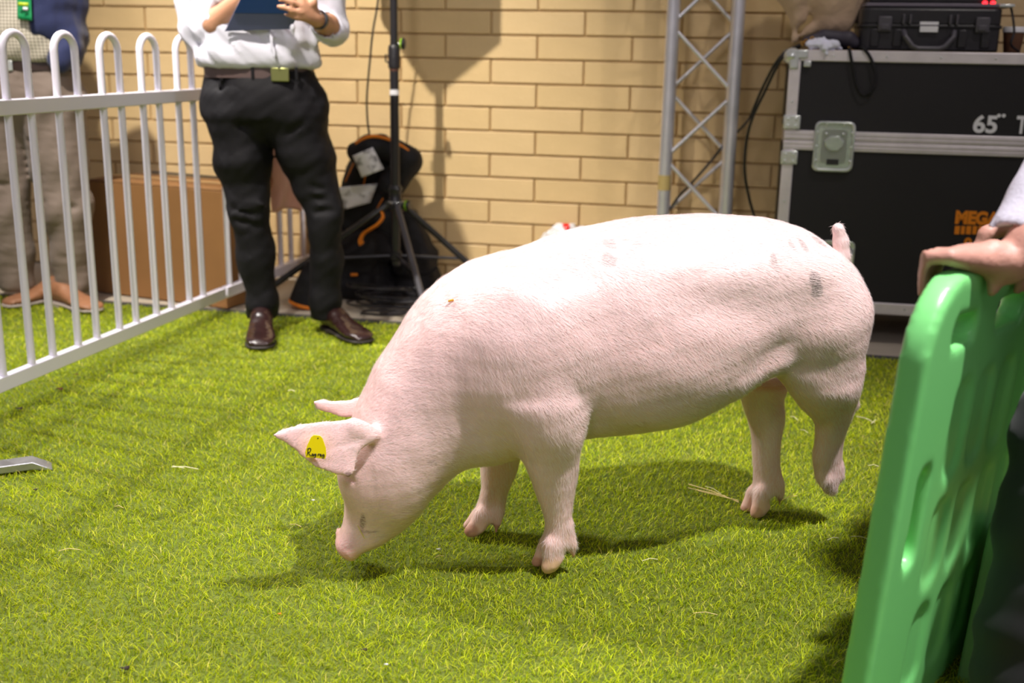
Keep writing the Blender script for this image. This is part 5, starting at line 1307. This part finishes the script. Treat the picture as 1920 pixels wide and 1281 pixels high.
def rbox(x, y, z, c, s_, r):
    """rounded slab in board axes; s_ = half sizes, corners rounded in the sheet plane"""
    d = [x - org[0], y - org[1], z - org[2]]
    u = d[0] * Ud[0] + d[1] * Ud[1] + d[2] * Ud[2]; w = d[0] * Wd[0] + d[1] * Wd[1] + d[2] * Wd[2]; v = -(d[0] * Zax[0] + d[1] * Zax[1] + d[2] * Zax[2])
    qu, qv = np.abs(u - c[0]) - s_[0] + r, np.abs(v - c[2]) - s_[2] + r
    d2 = np.sqrt(np.maximum(qu, 0) ** 2 + np.maximum(qv, 0) ** 2) + np.minimum(np.maximum(qu, qv), 0) - r
    dw = np.abs(w - c[1]) - s_[1]; k = .012; h_ = np.maximum(k - np.abs(d2 - dw), 0) / k
    return np.maximum(d2, dw) + h_ * h_ * k / 4
P8 = np.array([bp(u, w, v) for u in (-.01, Bl + .01) for w in (-.04, .04) for v in (-.01, Bh + .01)])
bf = Field(P8.min(0) - .02, P8.max(0) + .02, .0075); lo8, hi8 = P8.min(0), P8.max(0)
bf.put(lambda x, y, z: rbox(x, y, z, (Bl / 2, 0, Bh / 2), (Bl / 2, Bt / 2, Bh / 2), .115), lo8, hi8, .004)
for c_, s_ in (((Bl * .5, 0, .085), (.075, .06, .022)), ((.085, 0, Bh * .47), (.022, .06, .075)), ((Bl - .085, 0, Bh * .47), (.022, .06, .075))):
    bf.put(lambda x, y, z, c_=c_, s_=s_: rbox(x, y, z, c_, s_, .020), lo8, hi8, .010, cut=True)
bf.put(lambda x, y, z: rbox(x, y, z, (.145, 0, .085), (.050, .06, .020), .018), lo8, hi8, .010, cut=True)
for sgn in (-1, 1):
    for u in (.20, .31, .42, .53):
        for (v0, v1) in ((.17, .32), (.36, .50), (.54, .68)):
            bf.put(lambda x, y, z, u=u, v0=v0, v1=v1, sgn=sgn: rbox(x, y, z, (u, sgn * (Bt / 2 + .002), (v0 + v1) / 2), (.036, .008, (v1 - v0) / 2), .03), lo8, hi8, .010, cut=True)
V, Q = bf.skin(3)
gb = mat('green_polyethylene', (0.24, 0.78, 0.24), 0.34, spec=.5, sss=0.0)
bo = np_mesh('panel', V, Q, gb, brd)

X3 = np.array([1.02, 1.62, 0.0])
m3 = thing('person', tuple(X3), 'person in white shirt and black trousers at the right edge holding the green board', 'person')
h3 = bp(.13, 0, -.03)                                                  # where the hand lies on the top edge
wr3 = at(1892, 496, 1.57); elb3 = at(2035, 250, 1.70); sh3 = np.array([1.07, 1.66, 1.40])
sl3 = mat('white_sleeve', (.62, .60, .68), .8, bump=(200, .15))
def fn(f):
    f.chain([sh3, elb3], [.075, .062], .03); f.chain([elb3, at(1960, 385, 1.62)], [.062, .054], .02); f.cone(at(1960, 385, 1.62), at(1912, 446, 1.59), .054, .046, .01)
    f.loft((1.08, 1.78, .92), (0, 0, 1), (-1, 0, 0), [(-.04, .12, -.12, .185), (.05, .13, -.12, .19), (.25, .13, -.12, .195), (.42, .12, -.11, .20), (.5, .09, -.08, .17), (.56, .06, -.06, .09)], .03, 2.2, .02)
    f.chain([np.array([1.09, 1.97, 1.40]), np.array([1.0, 2.0, 1.13]), np.array([.98, 1.86, .96])], [.075, .06, .052], .03)
    f.cone(at(1904, 470, 1.585), wr3 + (h3 - wr3) * .4, .037, .037, .006, cut=True)
clothed('shirt', m3, sl3, (.62, 1.40, .80), (1.34, 2.12, 1.54), .009, fn, [(.006, 20, 20, 14, 151)])
blk = mat('black_trousers', (.010, .009, .012), .7, sheen=.1)
def fn(f):
    f.ell((1.07, 1.76, .86), (.13, .19, .14), .03)
    f.chain([np.array([1.00, 1.66, .82]), np.array([.845, 1.60, .48]), np.array([.80, 1.58, .10])], [.095, .080, .066], .03)
    f.chain([np.array([1.12, 1.86, .82]), np.array([1.10, 1.98, .50]), np.array([1.06, 2.04, .12])], [.095, .072, .055], .03)
clothed('trousers', m3, blk, (.66, 1.44, .06), (1.36, 2.14, 1.0), .011, fn, [(.007, 16, 16, 24, 161)])
H3 = np.array([1.05, 1.76, 1.62])
def fn(f):
    global E3, P3_
    E3, _, P3_ = head(f, H3, (-1, .25, -.35))
    f.cone(H3 + [.03, 0, -.05], (1.08, 1.78, 1.44), .055, .062, .03); f.cone(sh3 + [0, .03, 0], (1.09, 1.94, 1.40), .05, .05, .03); f.chain([np.array([1.08, 1.78, 1.44]), np.array([1.08, 1.78, .85])], [.085, .09], .03)
    f.chain([sh3, elb3, wr3 + [.03, 0, .03]], [.045, .038, .032], .02); f.cone(wr3 + [.03, 0, .03], wr3, .032, .029, .02)
    f.chain([np.array([1.09, 1.97, 1.40]), np.array([1.0, 2.0, 1.13]), np.array([.93, 1.80, .90])], [.045, .038, .028], .02)
    # the near hand over the top edge, fingers down the far face, thumb on the near face
    kn = [bp(.135 + .024 * j, -.022, -.024 + .003 * j) for j in range(4)]
    kn = [bp(.095 + .023 * j, -.004, -.020) for j in range(4)]
    fg = [[bp(.090 + .023 * j, -.036, -.014), bp(.090 + .023 * j, -.040, .014), bp(.091 + .023 * j, -.034, .036)] for j in range(4)]
    hand(f, wr3, kn, None, .0105, fg, [wr3 + (h3 - wr3) * .3 + Wd * .02, bp(.175, .028, -.030), bp(.185, .036, .002), bp(.186, .034, .030)])
    # the other hand grips through the slot further along
    w2_ = bp(.38, .015, -.06); kn = [bp(.33 + .023 * j, .02, -.028) for j in range(4)]
    fg = [[bp(.33 + .023 * j, .040, -.010), bp(.33 + .023 * j, .040, .022), bp(.33 + .023 * j, .033, .045)] for j in range(4)]
    f.cone(np.array([.93, 1.80, .90]), w2_, .030, .028, .03)
    hand(f, w2_, kn, None, .0105, fg, [w2_, bp(.34, -.03, -.03), bp(.33, -.036, 0), bp(.33, -.033, .03)])
    f.chain([np.array([1.00, 1.66, .82]), np.array([.845, 1.60, .48]), np.array([.80, 1.58, .07])], [.07, .055, .035], .03)
    f.chain([np.array([1.12, 1.86, .82]), np.array([1.10, 1.98, .50]), np.array([1.06, 2.04, .07])], [.07, .055, .035], .03)
clothed('body', m3, skin_p, (.56, 1.40, .04), (1.30, 2.14, 1.80), .0062, fn, (), 2)
eyes(m3, E3, N3((-1, .25, -.35))); hair(m3, P3_)
shoe(m3, (.88, 1.62, 0), (.72, 1.40, 0), mat('black_shoe', (.015, .014, .016), .35), sole_m); # a second, paler board held behind the leg
pb = [at(1886, 985, 1.74), at(2010, 1000, 1.95), at(2010, 1290, 1.95), at(1812, 1330, 1.70)]
pbd = thing('pig_board', tuple(np.array([*((pb[2] + pb[3]) / 2)[:2], 0])), 'pale green board partly hidden behind the black trousers at the lower right', 'board')
pn = N3(np.cross(pb[1] - pb[0], pb[3] - pb[0])); pn = -pn if pn[1] > 0 else pn
pgm = mat('pale_green_plastic', (.26, .42, .20), .4)
MB().add([p for p in pb] + [p - pn * .03 for p in pb], [(0, 1, 2, 3), (7, 6, 5, 4), (0, 4, 5, 1), (1, 5, 6, 2), (2, 6, 7, 3), (3, 7, 4, 0)]).build('panel', pgm, pbd, bevel=.008)
for k in range(3):
    a = pb[0] + (pb[3] - pb[0]) * (.30 + .22 * k) + (pb[1] - pb[0]) * (.12 + .10 * k); b = a + (pb[3] - pb[0]) * .16 + (pb[1] - pb[0]) * .02
    MB().tube([a + pn * .002, b + pn * .002], .010, 8, flat=.5).build('rib', pgm, pbd)
shoe(m3, (1.12, 2.04, 0), (.86, 2.08, 0), mat('black_shoe', (.015, .014, .016), .35), sole_m)

# ================================================================== STRAW AND LEAVES ON THE TURF
straw = mat('dry_straw', (.72, .56, .22), .6); pale = mat('pale_straw', (.70, .66, .36), .6); leafm = mat('dead_leaf', (.16, .055, .02), .7)
dark_leaf = mat('dark_leaf', (.03, .018, .01), .7); orange_l = mat('orange_leaf', (.75, .26, .01), .6); chip = mat('white_chip', (.7, .7, .66), .6)
def straw_at(x0, y0, x1, y1, label, m=straw, r=.0013, z=.017, mid=0.004, extra=None):
    a, b = ground(x0, y0, z), ground(x1, y1, z); c = (a + b) / 2 + vz(mid)
    if extra:
        t = thing('straw', tuple(c), label, 'straw', 'straws on the turf'); MB().tube([a, c, b], r, 6).build('stalk', m, t)
        for e in extra: MB().tube([ground(e[0], e[1], z), ground(e[2], e[3], z + .003)], r * .9, 6).build('stalk', m, t)
        return t
    return tag(MB().tube([a, c, b], r, 6).build('straw', m, None), label, 'straw', 'straws on the turf')
straw_at(1291, 908, 1385, 942, 'long golden straw bundle lying in the pig shadow left of the far hind foot', extra=[(1290, 915, 1360, 930), (1308, 920, 1385, 939)])
straw_at(1352, 926, 1322, 912, 'thin pale straw beside the golden bundle behind the pig', pale, .0008)
straw_at(322, 876, 372, 880, 'pale forked straw on open turf left of the pig ears', pale, .0013, extra=[(324, 874, 345, 878)])
straw_at(1606, 781, 1640, 793, 'pale forked straw on the turf right of the near hind leg', pale, .0016, extra=[(1642, 787, 1634, 794)])
straw_at(1466, 938, 1494, 930, 'short straw sticking out behind the far hind foot', straw, .0009, .022)
straw_at(1482, 781, 1496, 788, 'short pale straw on the turf between the two hind legs', pale, .0013)
straw_at(1500, 806, 1515, 812, 'second short straw between the hind legs, lower and thinner', pale, .0009)
straw_at(1628, 873, 1648, 875, 'tiny white straw right of the near hind foot', pale, .0010)
straw_at(1610, 1083, 1633, 1102, 'yellow straw on the turf near the lower left of the green board', straw, .0010)
straw_at(1204, 1052, 1233, 1049, 'pale straw lying just right of the near front foot', pale, .0009)
straw_at(1551, 1013, 1572, 1009, 'pale straw on open turf below the near hind foot', pale, .0011)
straw_at(1596, 1006, 1630, 1012, 'fine faded straw left of the green board edge', pale, .0009)
straw_at(540, 733, 553, 734, 'pale short straw on the turf left of the pig neck', pale, .0015)
straw_at(543, 984, 565, 988, 'tan straw in the head shadow left of the snout', straw, .0009)
straw_at(815, 1046, 833, 1043, 'faint straw in the shadow under the pig belly', straw, .0008)
straw_at(1300, 1150, 1345, 1153, 'thin tan straw on the open turf in the lower right', straw, .0008)
straw_at(110, 1033, 150, 1031, 'thin brown straw on the open turf in the lower left', straw, .0008)
straw_at(215, 950, 232, 953, 'small orange tinted straw on the turf left of the pig', straw, .0008)
a_, b_ = pworld(ps(670, 985, -.075)), pworld(ps(690, 1018, -.07))
tag(MB().tube([a_, (a_ + b_) / 2 + [0, -.003, 0], b_], [.0008, .0013, .0028], 6).build('straw', straw, None), 'yellow straw stuck to the mouth of the pig', 'straw')
i = near_px(843, 562); q = pw[i]; tag(MB().tube([q + nrm[i] * .003 - PA * .005, q + nrm[i] * .005, q + nrm[i] * .003 + PA * .005 + vz(.002)], .0021, 6).build('straw', mat('amber_straw', (.62, .28, .02), .6), None), 'small amber bit of straw on the shoulder of the pig', 'straw')
def leaf(x, y, s_, m, label, ang=0.0, nm='leaf', z=.016):
    c = ground(x, y, z); r_ = random.Random(int(x)); b = MB(); n = 9
    ring = [c + rotz(ang) @ np.array([s_ * math.cos(t) * r_.uniform(.8, 1.1), s_ * .6 * math.sin(t) * r_.uniform(.8, 1.1), s_ * .25 * math.sin(2 * t)]) for t in np.linspace(0, 2 * math.pi, n, endpoint=False)]
    b.add([c + vz(s_ * .25)] + ring, [(0, 1 + k, 1 + (k + 1) % n) for k in range(n)]); tag(b.build(nm, m, None, solid=.0012), label, 'leaf' if nm == 'leaf' else 'chip')
leaf(112, 729, .011, leafm, 'reddish brown leaf scrap on the turf below the fence')
leaf(36, 766, .010, dark_leaf, 'dark brown scrap on the turf at the far left under the fence')
leaf(147, 604, .008, orange_l, 'orange scrap on the turf behind the fence near the tan shoes')
leaf(234, 1253, .009, dark_leaf, 'dark brown scrap near the bottom left of the turf')
leaf(683, 1218, .006, dark_leaf, 'small dark scrap on the turf near the bottom centre')
leaf(143, 702, .006, leafm, 'faint pink brown scrap close under the bottom rail of the fence')
leaf(822, 1030, .005, chip, 'small white chip in the shadow below the pig belly', nm='wood_chip')
leaf(724, 1246, .004, chip, 'tiny white chip on the turf near the bottom centre', nm='wood_chip')
leaf(587, 938, .004, chip, 'tiny white chip on the turf left of the pig face', nm='wood_chip')
leaf(66, 918, .006, dark_leaf, 'small dark scrap on the turf below the steel fence foot')
leaf(524, 1151, .004, orange_l, 'tiny orange brown scrap on the turf below the pig head')
